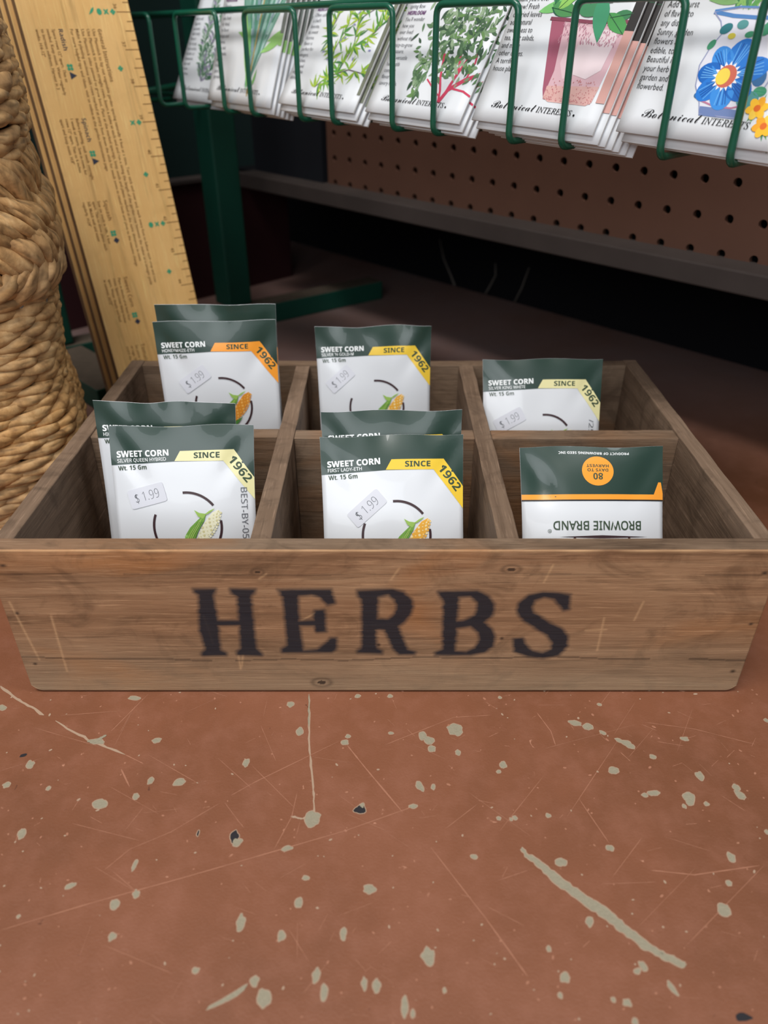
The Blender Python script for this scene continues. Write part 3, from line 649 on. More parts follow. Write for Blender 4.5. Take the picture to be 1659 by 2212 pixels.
def dist(p, P):
    d = 9; x, y = p
    for i in range(len(P)):
        ax, ay = P[i - 1]; bx, by = P[i]; dx, dy = bx - ax, by - ay; L = dx * dx + dy * dy or 1e-12
        t = max(0, min(1, ((x - ax) * dx + (y - ay) * dy) / L)); q = math.hypot(x - ax - t * dx, y - ay - t * dy)
        if q < d: d = q
    return d
IB = [(min(x for x, y in P) - .005, min(y for x, y in P) - .005, max(x for x, y in P) + .005, max(y for x, y in P) + .005, P) for P in INKP]
HB = [(min(x for x, y in P), min(y for x, y in P), max(x for x, y in P), max(y for x, y in P), P) for P in INKH]
def inkval(x, z):
    for a, b, c_, d, P in IB:
        if a < x < c_ and b < z < d:
            dd = dist((x, z), P); sd = dd if inside((x, z), P) else -dd
            for a2, b2, c2, d2, Q in HB:
                if a2 - .004 < x < c2 + .004 and b2 - .004 < z < d2 + .004:
                    dq = dist((x, z), Q); sd = min(sd, -dq if inside((x, z), Q) else dq)
            return max(0, min(1, .5 + sd / .0064))
    return 0
KN = [(fb(695, 1474), .0045, .0028), (fb(556, 1236), .0028, .0018), (fb(1105, 1230), .004, .0022), (fb(684, 1361), .0011, .0011), (fb(1084, 1379), .0011, .0011), (fb(37, 1325), .0012, .0010), (fb(76, 1434), .0012, .0010), (fb(1622, 1348), .0012, .001), (fb(1583, 1450), .0016, .0013), (fb(1652, 1238), .0018, .0013), (fb(6, 1222), .002, .001), (fb(818, 1393), .0012, .0012)]
SC = [((fb(845, 1252)), fb(862, 1228)), (fb(1175, 1258), fb(1195, 1220)), (fb(515, 1416), fb(520, 1445)), (fb(525, 1414), fb(522, 1440)), (fb(652, 1340), fb(680, 1325)), (fb(560, 1250), fb(575, 1240)), (fb(1290, 1405), fb(1305, 1335)), (fb(1265, 1362), fb(1310, 1360)), (fb(20, 1300), fb(85, 1425)), (fb(110, 1330), fb(145, 1450)), (fb(1370, 1340), fb(1390, 1300)), (fb(460, 1390), fb(440, 1330))]
def front_board():
    bm = bmesh.new(); nx, nz = 600, 150; XL, XR = X0 - .0, X1
    li, lw, lgm = [], [], []
    G_ = []
    for j in range(nz + 1):
        row = []
        for i in range(nx + 1):
            x = XL + (XR - XL) * i / nx; z = .0012 + (ZT - .0012) * j / nz
            # rounded lower corners
            for sx_ in (-1, 1):
                e = (x - XL) if sx_ < 0 else (XR - x)
                if e < .006 and z < .007: z = max(z, .0012 + .004 * (1 - min(1, e / .006)) ** 2)
            row.append(bm.verts.new(cl(x, Y0, z)))
            li.append(inkval(x, z))
            kn = 0
            for (kx, kz), a, b in KN:
                q = math.hypot((x - kx) / a, (z - kz) / b)
                if q < 2: kn = max(kn, (1 if q < .5 else .55 * max(0, 1 - abs(q - 1.1) / .5)) if a > .0025 else max(0, 1.3 - q))
            cr = z - (.0245 + .0010 * math.sin(x * 22) + .0006 * math.sin(x * 90)); 
            if abs(cr) < .0006 and (noise.noise(Vector((x * 30, 0, 3))) > -.25): kn = max(kn, .55)
            cr = z - (.0800 + .0004 * math.sin(x * 30))
            if abs(cr) < .0004 and noise.noise(Vector((x * 18, 0, 9))) > -.2: kn = max(kn, .4)
            lgm.append(kn)
            wv = max(0, 1 - (ZT - z) / .0016) * (.5 + .9 * noise.noise(Vector((x * 60, 0, 1)))) 
            for p, q in SC:
                dx, dz = q[0] - p[0], q[1] - p[1]; L2 = dx * dx + dz * dz; t = max(0, min(1, ((x - p[0]) * dx + (z - p[1]) * dz) / L2)); dd = math.hypot(x - p[0] - t * dx, z - p[1] - t * dz)
                if dd < .0009: wv = max(wv, .7 * (1 - dd / .0009))
            lw.append(max(0, min(1, wv)))
        G_.append(row)
    for j in range(nz):
        for i in range(nx): f = bm.faces.new((G_[j][i], G_[j][i + 1], G_[j + 1][i + 1], G_[j + 1][i])); f.smooth = True
    # sides, top, back
    T = TH; rim = G_[0] + [G_[j][-1] for j in range(1, nz + 1)] + G_[nz][-2::-1] + [G_[j][0] for j in range(nz - 1, 0, -1)]
    e = .0007; mid = [bm.verts.new((v.co.x, v.co.y + e, v.co.z)) for v in rim]
    for v_ in mid: v_.co.z += e * .5 if v_.co.z > ZT - .001 else 0
    bk = [bm.verts.new((v.co.x, T, v.co.z)) for v in mid]
    n = len(rim)
    for i in range(n):
        k = (i + 1) % n
        bm.faces.new((rim[k], rim[i], mid[i], mid[k])); f = bm.faces.new((mid[k], mid[i], bk[i], bk[k])); f.material_index = 1
    f = bm.faces.new(bk[::-1]); f.material_index = 1
    bmesh.ops.recalc_face_normals(bm, faces=bm.faces[:])
    me = bpy.data.meshes.new('front_board'); bm.to_mesh(me); bm.free()
    for nm, L in (('ink', li), ('wear', lw), ('grime', lgm)):
        at = me.attributes.new(nm, 'FLOAT', 'POINT'); L = L + [0.0] * (len(me.vertices) - len(L))
        if nm == 'wear': L = [l if i < len(li) else .0 for i, l in enumerate(L)]
        at.data.foreach_set('value', L)
    return link('front_board', me, [M_FRONT, M_WX], crate)
front_board()
def board(name, x0, x1, y0, y1, z0, z1, m, seed=0, warp=.0006):
    """a sawn board: bevelled edges, subdivided along its length with slightly uneven edges"""
    bm = bmesh.new(); box(bm, ((x0 + x1) / 2, (y0 + y1) / 2 - Y0, (z0 + z1) / 2), (x1 - x0, y1 - y0, z1 - z0), bev=.0006)
    ax = 0 if x1 - x0 > y1 - y0 else 1; lo, hi = (x0, x1) if ax == 0 else (y0 - Y0, y1 - Y0)
    for k in range(1, 26):
        co_ = [0, 0, 0]; co_[ax] = lo + (hi - lo) * k / 26; no_ = [0, 0, 0]; no_[ax] = 1
        bmesh.ops.bisect_plane(bm, geom=bm.verts[:] + bm.edges[:] + bm.faces[:], plane_co=co_, plane_no=no_)
    for v_ in bm.verts:
        s_ = v_.co[ax] * 45 + seed * 7; t_ = 1 if v_.co.z > (z0 + z1) / 2 else 0
        v_.co[1 - ax] += warp * noise.noise(Vector((s_, 0, seed))) ; v_.co.z += t_ * warp * .7 * noise.noise(Vector((s_, 5, seed)))
    return obj(name, bm, m, crate)
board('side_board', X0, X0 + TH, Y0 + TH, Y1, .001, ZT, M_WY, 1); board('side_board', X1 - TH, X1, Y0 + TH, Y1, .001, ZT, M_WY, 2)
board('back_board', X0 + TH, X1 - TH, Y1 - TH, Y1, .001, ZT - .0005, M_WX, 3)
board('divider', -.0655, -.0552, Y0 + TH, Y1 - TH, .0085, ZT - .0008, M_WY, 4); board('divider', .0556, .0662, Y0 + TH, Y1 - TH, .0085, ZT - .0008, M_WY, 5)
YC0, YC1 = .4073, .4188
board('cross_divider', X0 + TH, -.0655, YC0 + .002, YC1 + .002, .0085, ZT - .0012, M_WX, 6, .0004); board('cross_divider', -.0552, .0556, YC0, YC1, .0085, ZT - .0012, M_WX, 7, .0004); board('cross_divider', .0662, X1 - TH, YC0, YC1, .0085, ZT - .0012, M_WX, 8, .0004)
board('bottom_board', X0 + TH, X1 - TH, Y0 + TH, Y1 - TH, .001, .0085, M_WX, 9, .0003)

# ================================================================== SEED POUCHES IN THE CRATE
PW = .080
def corn(a, cob, husk=True):
    p = lambda L: [(x * PW, -y * PW) for x, y in L]
    G1, G2, G3 = lg(118, 164, 70), lg(156, 192, 92), lg(78, 128, 58)
    K1, K2 = cob
    a.poly(p([(.58, .80), (.60, .76), (.655, .655), (.70, .60), (.745, .578), (.755, .60), (.74, .66), (.69, .74), (.64, .80), (.60, .84)]), K1, 5)
    ux, uy = .155 / .265, -.215 / .265                       # axis of the cob
    for i in range(13):
        for j in range(5):
            t = .02 + i * .020; s_ = (j - 2) * .0205; w_ = math.sin(PI * min(1, (t + .05) / .34)) ; s_ *= w_
            x, y = .602 + ux * t - uy * s_ * -1, .808 + uy * t + ux * s_ * -1
            a.ell((x) * PW, -y * PW, .0092 * PW, .0078 * PW * (w_ + .25), K2 if (i * 3 + j * 5) % 4 == 0 else K1, 6, -math.atan2(uy, ux), 8)
            if (i + j) % 2 == 0: a.ell(x * PW, -y * PW, .0055 * PW, .004 * PW, K2, 7, 0, 6)
    a.poly(p([(.49, .84), (.50, .76), (.54, .70), (.60, .645), (.635, .615), (.66, .60), (.64, .66), (.60, .72), (.57, .79), (.56, .86), (.52, .88)]), G1, 8)
    a.poly(p([(.50, .80), (.55, .72), (.63, .63), (.60, .70), (.55, .78), (.53, .84)]), G2, 9)
    a.poly(p([(.635, .64), (.60, .622), (.575, .578), (.61, .598), (.66, .606)]), G2, 9); a.poly(p([(.64, .615), (.68, .585), (.72, .568), (.705, .583), (.67, .607)]), G2, 9)
    a.poly(p([(.50, .86), (.56, .83), (.62, .82), (.68, .79), (.64, .84), (.58, .89), (.52, .90)]), G3, 10)
    for i in range(4): a.stroke(p([(.50 + i * .012, .85), (.54 + i * .014, .75), (.60 + i * .012, .66)]), .0025 * PW, G3, 11)
def art_front(band, name, cob, best=None, wave=0):
    a = Art(); p = lambda L: [(x * PW, -y * PW) for x, y in L]
    a.poly(p([(0, 0), (1, 0), (1, .52), (.86, .24), (.455, .240), (0, .264)]), DKGREEN, 1)
    a.poly(p([(.455, .237), (.496, .168), (.8625, .167), (1.0, .363), (1.0, .518), (.79, .241)]), band, 2)
    a.text('SWEET CORN', .045 * PW, -.212 * PW, .040 * PW, INKW, 'sb', .018, width=.373 * PW, lay=4, ang=R(2.4))
    a.text(name, .047 * PW, -.247 * PW, .0235 * PW, INKW, 's', .010, lay=4, sx=.98, ang=R(2.4))
    a.text('Wt. 15 Gm', .05 * PW, -.300 * PW, .030 * PW, INKG, 'sb', -.004, width=.205 * PW, lay=4, ang=R(2.4))
    a.text('SINCE', .59 * PW, -.219 * PW, .037 * PW, INKG, 'sb', .008, width=.178 * PW, lay=4)
    a.text('1962', .884 * PW, -.319 * PW, .056 * PW, INKG, 'sb', .004, ang=R(-52), width=.205 * PW, lay=4, align='C')
    cx, cy, r_ = .521, .696, .241
    for a0, a1 in ((95, 38), (10, -80), (158, 260)):
        n = 22; a.stroke([((cx + r_ * math.cos(R(a0 + (a1 - a0) * i / n))) * PW, -(cy - r_ * math.sin(R(a0 + (a1 - a0) * i / n))) * PW) for i in range(n + 1)], .017 * PW, INKMAROON, 3)
    corn(a, cob)
    a.text('BROWNIE BRAND', .5 * PW, -1.05 * PW, .058 * PW, INKG, 's', .012, width=.62 * PW, lay=4, align='C')
    if best: a.text(best, .905 * PW, -(.43 if best[0] == 'B' else .50) * PW, .042 * PW, INKGREY, 's', -.004, ang=R(-90), width=(.46 if best[0] == 'B' else .12) * PW, lay=5)
    return a
def art_inverted(Lp):
    """the bottom end of the same pouch front, seen upside down: x right and y down from the visible top-left"""
    a = Art(); p = lambda L: [(x * PW, -y * PW) for x, y in L]
    a.poly(p([(0, 0), (1, 0), (1, .36), (0, .36)]), DKGREEN, 1)
    a.poly(p([(0, .335), (.93, .335), (.965, .25), (.985, .25), (1, .33), (1, .375), (0, .375)]), ORANGE, 2)
    a.poly(p([(0, .371), (1, .371), (1, .381), (0, .381)]), INKB, 3)
    a.ell(.53 * PW, -.172 * PW, .11 * PW, .103 * PW, ORANGE, 3, 0, 40)
    U = PI
    a.text('80', .53 * PW, -.187 * PW, .044 * PW, INKG, 'sb', .004, ang=U, lay=5, align='C')
    a.text('DAYS TO', .53 * PW, -.155 * PW, .020 * PW, INKG, 'sb', 0, ang=U, width=.145 * PW, lay=5, align='C'); a.text('HARVEST', .53 * PW, -.125 * PW, .020 * PW, INKG, 'sb', 0, ang=U, width=.155 * PW, lay=5, align='C')
    a.text('PRODUCT OF BROWNING SEED INC', .51 * PW, -.038 * PW, .017 * PW, INKW, 'sb', 0, ang=U, width=.49 * PW, lay=5, align='C')
    a.text('BROWNIE BRAND', .52 * PW, -.520 * PW, .058 * PW, INKG, 's', .014, ang=U, width=.62 * PW, lay=5, align='C')
    a.text('®', .185 * PW, -.575 * PW, .026 * PW, INKG, None, 0, ang=U, lay=5, align='C')
    a.poly(p([(.25, .628), (.55, .617), (.88, .628), (.55, .637)]), INKMAROON, 3)
    a.stroke(p([(.36, .63), (.33, .70), (.31, .78)]), .016 * PW, INKMAROON, 3); a.stroke(p([(.74, .63), (.77, .70), (.79, .78)]), .016 * PW, INKMAROON, 3)
    return a
def pouch(x, by, th, L, a, label, roll=0, puff=.0042, wr=.0006, seed=0, yaw=0, bz=.0092, sticker=None, dent=None):
    root = empty('seed_pouch', (x, by, bz), (-R(th), 0, R(yaw))) ; root.rotation_mode = 'XYZ'
    Mx = Matrix.Rotation(R(roll), 4, 'Y').inverted()
    root.matrix_world = Matrix.Translation((x, by, bz)) @ Matrix.Rotation(R(yaw), 4, 'Z') @ Matrix.Rotation(-R(th), 4, 'X') @ Matrix.Translation((0, 0, L)) @ Matrix.Rotation(-R(roll), 4, 'Y') @ Matrix.Translation((0, 0, -L))
    tag(root, label, 'seed packet', 'sweet corn seed pouches in the crate')
    rs = random.Random(seed); wv = [(rs.uniform(60, 260), rs.uniform(0, 6), rs.uniform(-1, 1)) for _ in range(5)]
    def Sf(X, Yd, h):
        """X from left edge, Yd (negative) down from top edge"""
        u = min(1, max(0, X / PW)); v_ = min(1, max(0, -Yd / L))
        g_ = (1 - abs(2 * u - 1) ** 2.6) * (1 - abs(2 * v_ - 1) ** 4)
        b = puff * g_ + .0006 * noise.noise(Vector((u * 3.2 + seed, v_ * 4, seed))) * (g_ + .15)
        top = math.exp(-v_ / .085)
        b += wr * top * sum(math.sin(f_ * X + p_ + sl * v_ * 12) for f_, p_, sl in wv) * (.35 + .65 * math.sin(PI * u))
        # corner tucks: creases running in from the upper corners
        for cxn, sg in ((0, 1), (1, -1)):
            q = (u - cxn) * sg - v_ * .9; b -= .0013 * math.exp(-(q / .075) ** 2) * math.exp(-((v_ - .13) / .12) ** 2)
        if dent: b -= dent[3] * math.exp(-((u - dent[0]) / dent[2]) ** 2 - ((v_ - dent[1]) / dent[2]) ** 2)
        pinch = .0011 * math.sin(PI * v_); xx = (X - PW / 2) * (1 - pinch / PW * 2) 
        return Vector((xx, -b - h, L + Yd + .0005 * math.sin(u * 9 + seed) * max(0, 1 - v_ * 6)))
    bm = bmesh.new(); nx, nz = 32, 44
    F_ = [[bm.verts.new(Sf(PW * i / nx, -L * j / nz, 0)) for i in range(nx + 1)] for j in range(nz + 1)]
    co_ = [[v_.co.copy() for v_ in r_] for r_ in F_]
    def Sg(X, Yd, h):
        a_ = min(max(X / PW * nx, 0), nx - 1e-6); b_ = min(max(-Yd / L * nz, 0), nz - 1e-6); i, j = int(a_), int(b_); a_ -= i; b_ -= j
        p = (co_[j][i] * (1 - a_) + co_[j][i + 1] * a_) * (1 - b_) + (co_[j + 1][i] * (1 - a_) + co_[j + 1][i + 1] * a_) * b_
        return Vector((p.x, p.y - h, p.z))
    B_ = []
    for j in range(nz + 1):
        row = []
        for i in range(nx + 1):
            v0 = F_[j][i].co; edge = i in (0, nx) or j in (0, nz)
            g_ = (1 - abs(2 * i / nx - 1) ** 2.6) * (1 - abs(2 * j / nz - 1) ** 4)
            row.append(bm.verts.new((v0.x, v0.y + .00035 + 2 * puff * .6 * g_ if not edge else v0.y + .00035, v0.z)))
        B_.append(row)
    for j in range(nz):
        for i in range(nx):
            f = bm.faces.new((F_[j + 1][i], F_[j + 1][i + 1], F_[j][i + 1], F_[j][i])); f.smooth = True
            f = bm.faces.new((B_[j][i], B_[j][i + 1], B_[j + 1][i + 1], B_[j + 1][i])); f.smooth = True; f.material_index = 0
    rim = lambda G_: G_[0] + [G_[j][-1] for j in range(1, nz + 1)] + G_[nz][-2::-1] + [G_[j][0] for j in range(nz - 1, 0, -1)]
    ra, rb = rim(F_), rim(B_)
    for i in range(len(ra)):
        k = (i + 1) % len(ra); f = bm.faces.new((ra[i], ra[k], rb[k], rb[i]))
    a.flush(bm, Sg, 1, clip=(0.00005, -L, PW - .00005, -.00005), step=(PW / nx, L / nz), hb=.00013)
    obj('printed_pouch', bm, [POUCH] + a.mats, root)
    if sticker:
        sx_, sy_, an, wd, hg = sticker; st = Art(); ca, sa = math.cos(R(an)), math.sin(R(an))
        cn = []
        for i in range(24):
            t = 2 * PI * i / 24; q = abs(math.cos(t)) ** .16; r2 = abs(math.sin(t)) ** .16; p_, q_ = math.copysign(q, math.cos(t)) * wd / 2 * PW, math.copysign(r2, math.sin(t)) * hg / 2 * PW
            cn.append((sx_ * PW + p_ * ca - q_ * sa, -sy_ * PW + p_ * sa + q_ * ca))
        st.poly(cn, STICK, 4)
        st.text('$ 1.99', sx_ * PW + .030 * PW * sa, -sy_ * PW - .030 * PW * ca, .064 * PW, INKGREY, 's', -.018, ang=R(an), width=wd * .66 * PW, lay=5, align='C')
        bm = bmesh.new(); st.flush(bm, Sg, 0, step=(PW / nx, L / nz), hb=.00018); s_ = obj('price_sticker', bm, st.mats, root); s_['label'] = 'pale sticker priced $ 1.99'
    return root
YC = (lg(238, 176, 66), lg(248, 226, 168)); WC = (lg(240, 236, 206), lg(216, 208, 158)); OC = (lg(220, 140, 44), lg(240, 180, 90))
def place(u, v, px_w, th, by, L, *a, **k):
    """u, v: where the middle of the top edge was photographed; by, th, L fix the rest"""
    zt = .0092 + L * math.cos(R(th)); yt = by + L * math.sin(R(th)); dep = yt * CP + (CAMZ - zt) * SP
    return pouch((u - 829.5) / 1606 * dep, by, th, L, *a, **k)
place(389.5, 915, 321, 22, .3235, .1200, art_front(CREAM, 'SILVER QUEEN HYBRID', WC, 'BEST-BY-05/25'), 'white seed pouch with cream SINCE 1962 band and BEST-BY stamp, front left compartment', roll=.9, seed=1, sticker=(.245, .475, 14, .27, .135))
place(353.5, 868, 313, 12, .3600, .1205, art_front(CREAM, 'HICKORY KING', WC), 'mostly hidden green-topped pouch right behind the silver queen pouch, front left compartment', roll=-.6, seed=2)
place(845.5, 938, 311, 30, .3112, .1200, art_front(YELLOW, 'FIRST LADY-ETH', YC), 'white seed pouch with yellow band reading FIRST LADY-ETH, front middle compartment', roll=1.3, seed=3, sticker=(.315, .50, 40, .28, .125))
place(845.5, 884, 305, 20, .3437, .1200, art_front(YELLOW, 'FIRST LADY-ETH', YC), 'green-topped pouch with only SWEET CORN showing, behind the FIRST LADY pouch', roll=.6, seed=4, wr=.0005)
place(1277.5, 963, 311, 35, .3006, .1195, art_inverted(.1195), 'upside-down seed pouch with orange 80 DAYS TO HARVEST disc, front right compartment', roll=0, seed=5, wr=.0002, puff=.005, dent=(.14, .20, .10, .0022))
place(461.5, 693, 267, 8, .4530, .1370, art_front(ORANGE, 'HONEYMAIZE-ETH', OC), 'white seed pouch with orange SINCE 1962 band, back left compartment', roll=.8, seed=6, wr=.0005, sticker=(.30, .465, 33, .27, .125))
place(463.5, 658, 264, 5, .4740, .1425, art_front(ORANGE, 'HONEYMAIZE-ETH', OC), 'crinkled green pouch top rising behind the orange-banded pouch, back left compartment', roll=.6, seed=7, wr=.0010)
place(805.5, 704, 253, 12, .4700, .1268, art_front(YELLOW, "SILVER 'N GOLD-M", YC), 'white seed pouch with yellow band and crinkled shiny top, back middle compartment', roll=1.0, seed=8, wr=.0010, sticker=(.20, .44, 40, .26, .12))
place(1173, 776, 260, 22, .4260, .1190, art_front(CREAM, 'SILVER KING WHITE', WC, '/25'), 'white seed pouch with cream band reading SILVER KING WHITE, back right compartment', roll=.5, seed=9, wr=.0002, sticker=(.22, .50, 28, .26, .125))

# ================================================================== YARDSTICKS (wide planting rulers)
P36 = Vector((-.196, .693, .316)); Dv = (Vector((-.166, .652, .119)) - P36).normalized(); Wv = Vector((-.817, -.577, -.004)); Wv = (Wv - Dv * Wv.dot(Dv)).normalized(); Nv = Wv.cross(Dv).normalized()
if Nv.y > 0: Nv = -Nv
BW = .0832
AE = (.004 - P36.z) / Dv.z - .006                 # length from the 36 mark down to the floor
def stick(name, woff, noff, top, art=None, thick=.0075, label=''):
    """local: X = across (towards left edge), Y = -normal (back), Z = up along the stick; origin at the bottom right corner"""
    org = P36 + Dv * AE + Wv * woff - Nv * noff
    M = Matrix((Wv.to_4d(), (-Nv).to_4d(), (-Dv).to_4d(), Vector((0, 0, 0, 1)))).transposed()
    for k in range(3): M[k][3] = org[k]; M[3][k] = 0
    M[3][3] = 1
    bm = bmesh.new(); Ln = AE + top; box(bm, (BW / 2, thick / 2, Ln / 2), (BW, thick, Ln), bev=.0007)
    for f in bm.faces:
        if abs(f.normal.x) > .7: f.material_index = 1
    if art: art.flush(bm, lambda x, y, h: Vector((x, -h, y)), 2)
    o = obj(name, bm, [M_RULER, M_RULER_EDGE] + (art.mats if art else [])); o.matrix_world = M
    return tag(o, label, 'yardstick', 'planting yardsticks leaning in a stack')
ra = Art()
def RX(b, a_): return b * mm, (AE * 1000 - a_) * mm      # b = mm from right edge, a_ = mm below the 36 mark
TXT = lambda s_, b, a_, cap, m_, st=None, off=0.0, sx=1.0: ra.text(s_, *RX(b, a_), cap * mm, m_, st, off, ang=R(90), lay=2, sx=sx)
class Flip: pass
# text runs down the stick with its tops to the right edge: mirror x because local X grows to the left
def rtext(s_, b, a_, cap, m_, st=None, off=0.0, sx=1.0):
    V, F = glyphs(s_, st, off); k = cap * mm / .7; x0 = min(v[0] for v in V)
    P = []
    for px, py in V:
        along = (px - x0) * k * sx; acr = py * k
        X, Y = RX(b, a_); P.append((X - acr, Y - along))
    ra.items.append((P, [f[::-1] for f in F], ra.mi(m_), 2))
LI = ["Use Plantstick to lay out vegetable garden spacing naturally 4 feet at a time. Turn stick end over end, mark every foot to follow each crop and row",
      "Use Plantstick to make straight rows. Insert a stake at each end and run a string the length of the garden row between the stakes as a straight guide",
      "Use Plantstick sides painted to grow best. Plant at the marked spacings, keep seeds and plants marked at the same distances in rows",
      "Make 4 planting sections with rows marked at every foot down the stick for seeds sown in raised beds and plots as the seasons change",
      "For more helpful tips and ideas, visit us online at the garden instructions page"]
rtext('General Instructions', 29.0, 11.5, 2.9, INKBROWN, 'sb', -.004, .84)
for i, t in enumerate(LI): rtext(t, 33.2 + 4.1 * i, 11.5, 2.35, INKBROWN, None, .006, .93)
BL = [('Radish', 11.5, ['Space rows 12" apart. Thin as', 'needed. Keep moist. Water regularly', 'to increase mildness. Harvest in 3', 'weeks. H:6-12"'], 't'),
      ('Spinach', 71, ['Before planting, soak seeds overnight', '1 week or more. Sow in rows, for', 'rows 12" apart. Thin to 6 inches', 'apart and keep moist. H:8"'], 't'),
      ('Squash', 130, ['Sow six seeds in hills, 4 feet', 'apart. Thin to three plants each', 'hill. Mulch well and water', 'regularly. H:24"'], 'd'),
      ('Sweet Corn', 189, ['Plant in blocks of at least four', 'rows. Space rows thirty inches', 'apart. Water deeply and feed', 'in summer. H:72"'], 'd'),
      ('Tomato', 244, ['Set plants deep in rows, stake', 'or cage. Water evenly and', 'mulch the bed. H:60"'], 'd')]
def RR(b, a_): return RX(b, a_)
for ttl, a0, ls, sy in BL:
    rtext(ttl, 58.0, a0, 3.2, INKNAVY if ttl in ('Radish', 'Spinach') else INKBROWN, 'sb', -.012, .95)
    for i, t in enumerate(ls): rtext(t, 62.6 + 3.9 * i, a0, 2.3, INKBROWN, None, .006, .88)
    x, y = RX(56.5, a0 + 25 + (6 if len(ttl) > 8 else 0))
    for dx, dy in ((1.1, 1.1), (-1.1, 1.1), (1.1, -1.1), (-1.1, -1.1)): ra.ell(x + dx * mm, y + dy * mm, 1.15 * mm, 1.15 * mm, INKTEAL, 2, 0, 10)
    x, y = RX(55.5, a0 + 30.5 + (6 if len(ttl) > 8 else 0)); ra.poly([(x - 2.6 * mm, y), (x + 2.4 * mm, y + 2.6 * mm), (x + 2.4 * mm, y - 2.6 * mm)] if sy == 't' else [(x - 2.4 * mm, y), (x, y + 2.4 * mm), (x + 2.4 * mm, y), (x, y - 2.4 * mm)], INKNAVY, 2)
rtext('placed 8"', 61, -38, 2.3, INKBROWN, None, .006); rtext('ground,', 64.9, -38, 2.3, INKBROWN, None, .006); rtext('but cut off', 68.8, -40, 2.3, INKBROWN, None, .006)
for k in range(0, 13 * 4):
    a_ = (k / 4 - .25) * 25.4; L = {1: 11, 3: 7.5}.get(k % 4, 4.8)
    if a_ > AE * 1000 - 3: break
    x0, y0 = RX(.3, a_); x1, y1 = RX(L, a_); ra.stroke([(x0, y0), (x1, y1)], .55 * mm, INKBROWN, 2)
for i in range(0, 13): rtext(str(36 + i), 12.6, i * 25.4 - 5.4, 2.6, INKBROWN, None, .01)
for a_, n in ((0, 4), (38.1, 1), (76.2, 2), (114.3, 1), (152.4, 3), (190.5, 1), (228.6, 2), (266.7, 1)):
    for q in range(n):
        x, y = RX(18.5 + 5 * q if n == 1 else 14 + 5.2 * q, a_)
        if q == 2: ra.ell(x, y, 1.9 * mm, 2.2 * mm, INKTEAL, 2, 0, 16)
        elif q == 3: ra.leaf(x - 1.5 * mm, y + 3 * mm, 6.5 * mm, 1.9 * mm, R(-60), INKTEAL, 2, .2)
        elif q == 1: [ra.leaf(x, y, 2.6 * mm, 1.3 * mm, R(t), INKTEAL, 2) for t in (45, 135, 225, 315)]
        else:
            for dx, dy in ((1.1, 0), (-1.1, 0), (0, 1.1), (0, -1.1)): ra.ell(x + dx * mm, y + dy * mm, .95 * mm, .95 * mm, INKTEAL, 2, 0, 10)
stick('planting_yardstick', 0, 0, .30, ra, thick=.0100, label='front wooden yardstick printed with planting instructions and inch marks')
stick('planting_yardstick', .0030, .0120, .30, thick=.0100, label='bare wooden yardstick directly behind the printed front one')
stick('planting_yardstick', .0055, .0240, .30, thick=.0100, label='rearmost wooden yardstick of the leaning stack')

# ================================================================== WOVEN BASKET
SEA = bpy.data.materials.new('twisted_seagrass'); SEA.use_nodes = True; g = NG(SEA)
v = g.mapping((1, 1, 1)); nA = g.noise(v, 90, 5, .6, .5); nB = g.noise(v, 14, 3, .5)
c = g.ramp(nA, [(.28, srgb(138, 98, 56)), (.5, srgb(192, 146, 92)), (.74, srgb(226, 186, 132))]); c = g.mix(g.ramp(nB, [(.35, W4(0)), (.7, W4(.5))]), c, srgb(196, 168, 132))
at = g.n('Attribute', attribute_name='fiber'); f = g.ramp(at.outputs['Fac'], [(.25, W4(.55)), (.5, W4(1)), (.75, W4(1.15))]); c = g.mix(1.0, c, f, 'MULTIPLY')
g.l(c, g.b.inputs['Base Color']); g.b.inputs['Roughness'].default_value = .62; g.b.inputs['Specular IOR Level'].default_value = .3
ad = g.n('Math', operation='ADD'); g.l(at.outputs['Fac'], ad.inputs[0]); g.l(g.noise(v, 420, 3, .6), ad.inputs[1]); g.bump(ad.outputs[0], .35, .0006)
WIRE = mat('grey_wire', (150, 150, 146), .45, .5, metal=.5)
BX, BY = -.318, .455
bk = empty('woven_basket', (BX, BY, 0)); tag(bk, 'tall tan seagrass basket of twisted weave standing left of the crate', 'basket')
PROF = [(0, .086), (.03, .095), (.051, .1), (.07, .1045), (.085, .1045), (.100, .102), (.114, .100), (.135, .1025), (.165, .105), (.183, .111), (.200, .1120), (.213, .1115), (.228, .107), (.246, .108), (.260, .1115), (.277, .1125), (.303, .109), (.34, .098), (.38, .088)]
CY, SY = math.cos(R(22)), math.sin(R(22))
def sq(an, r):
    q = r / (abs(math.cos(an)) ** 4 + abs(math.sin(an)) ** 4) ** .25; a_, b_ = q * math.cos(an), .75 * q * math.sin(an)
    return a_ * CY - b_ * SY, a_ * SY + b_ * CY
def prof(z):
    for (a, ra_), (b, rb_) in zip(PROF, PROF[1:]):
        if z <= b: t = (z - a) / (b - a); t = t * t * (3 - 2 * t); return ra_ + (rb_ - ra_) * t
    return PROF[-1][1]
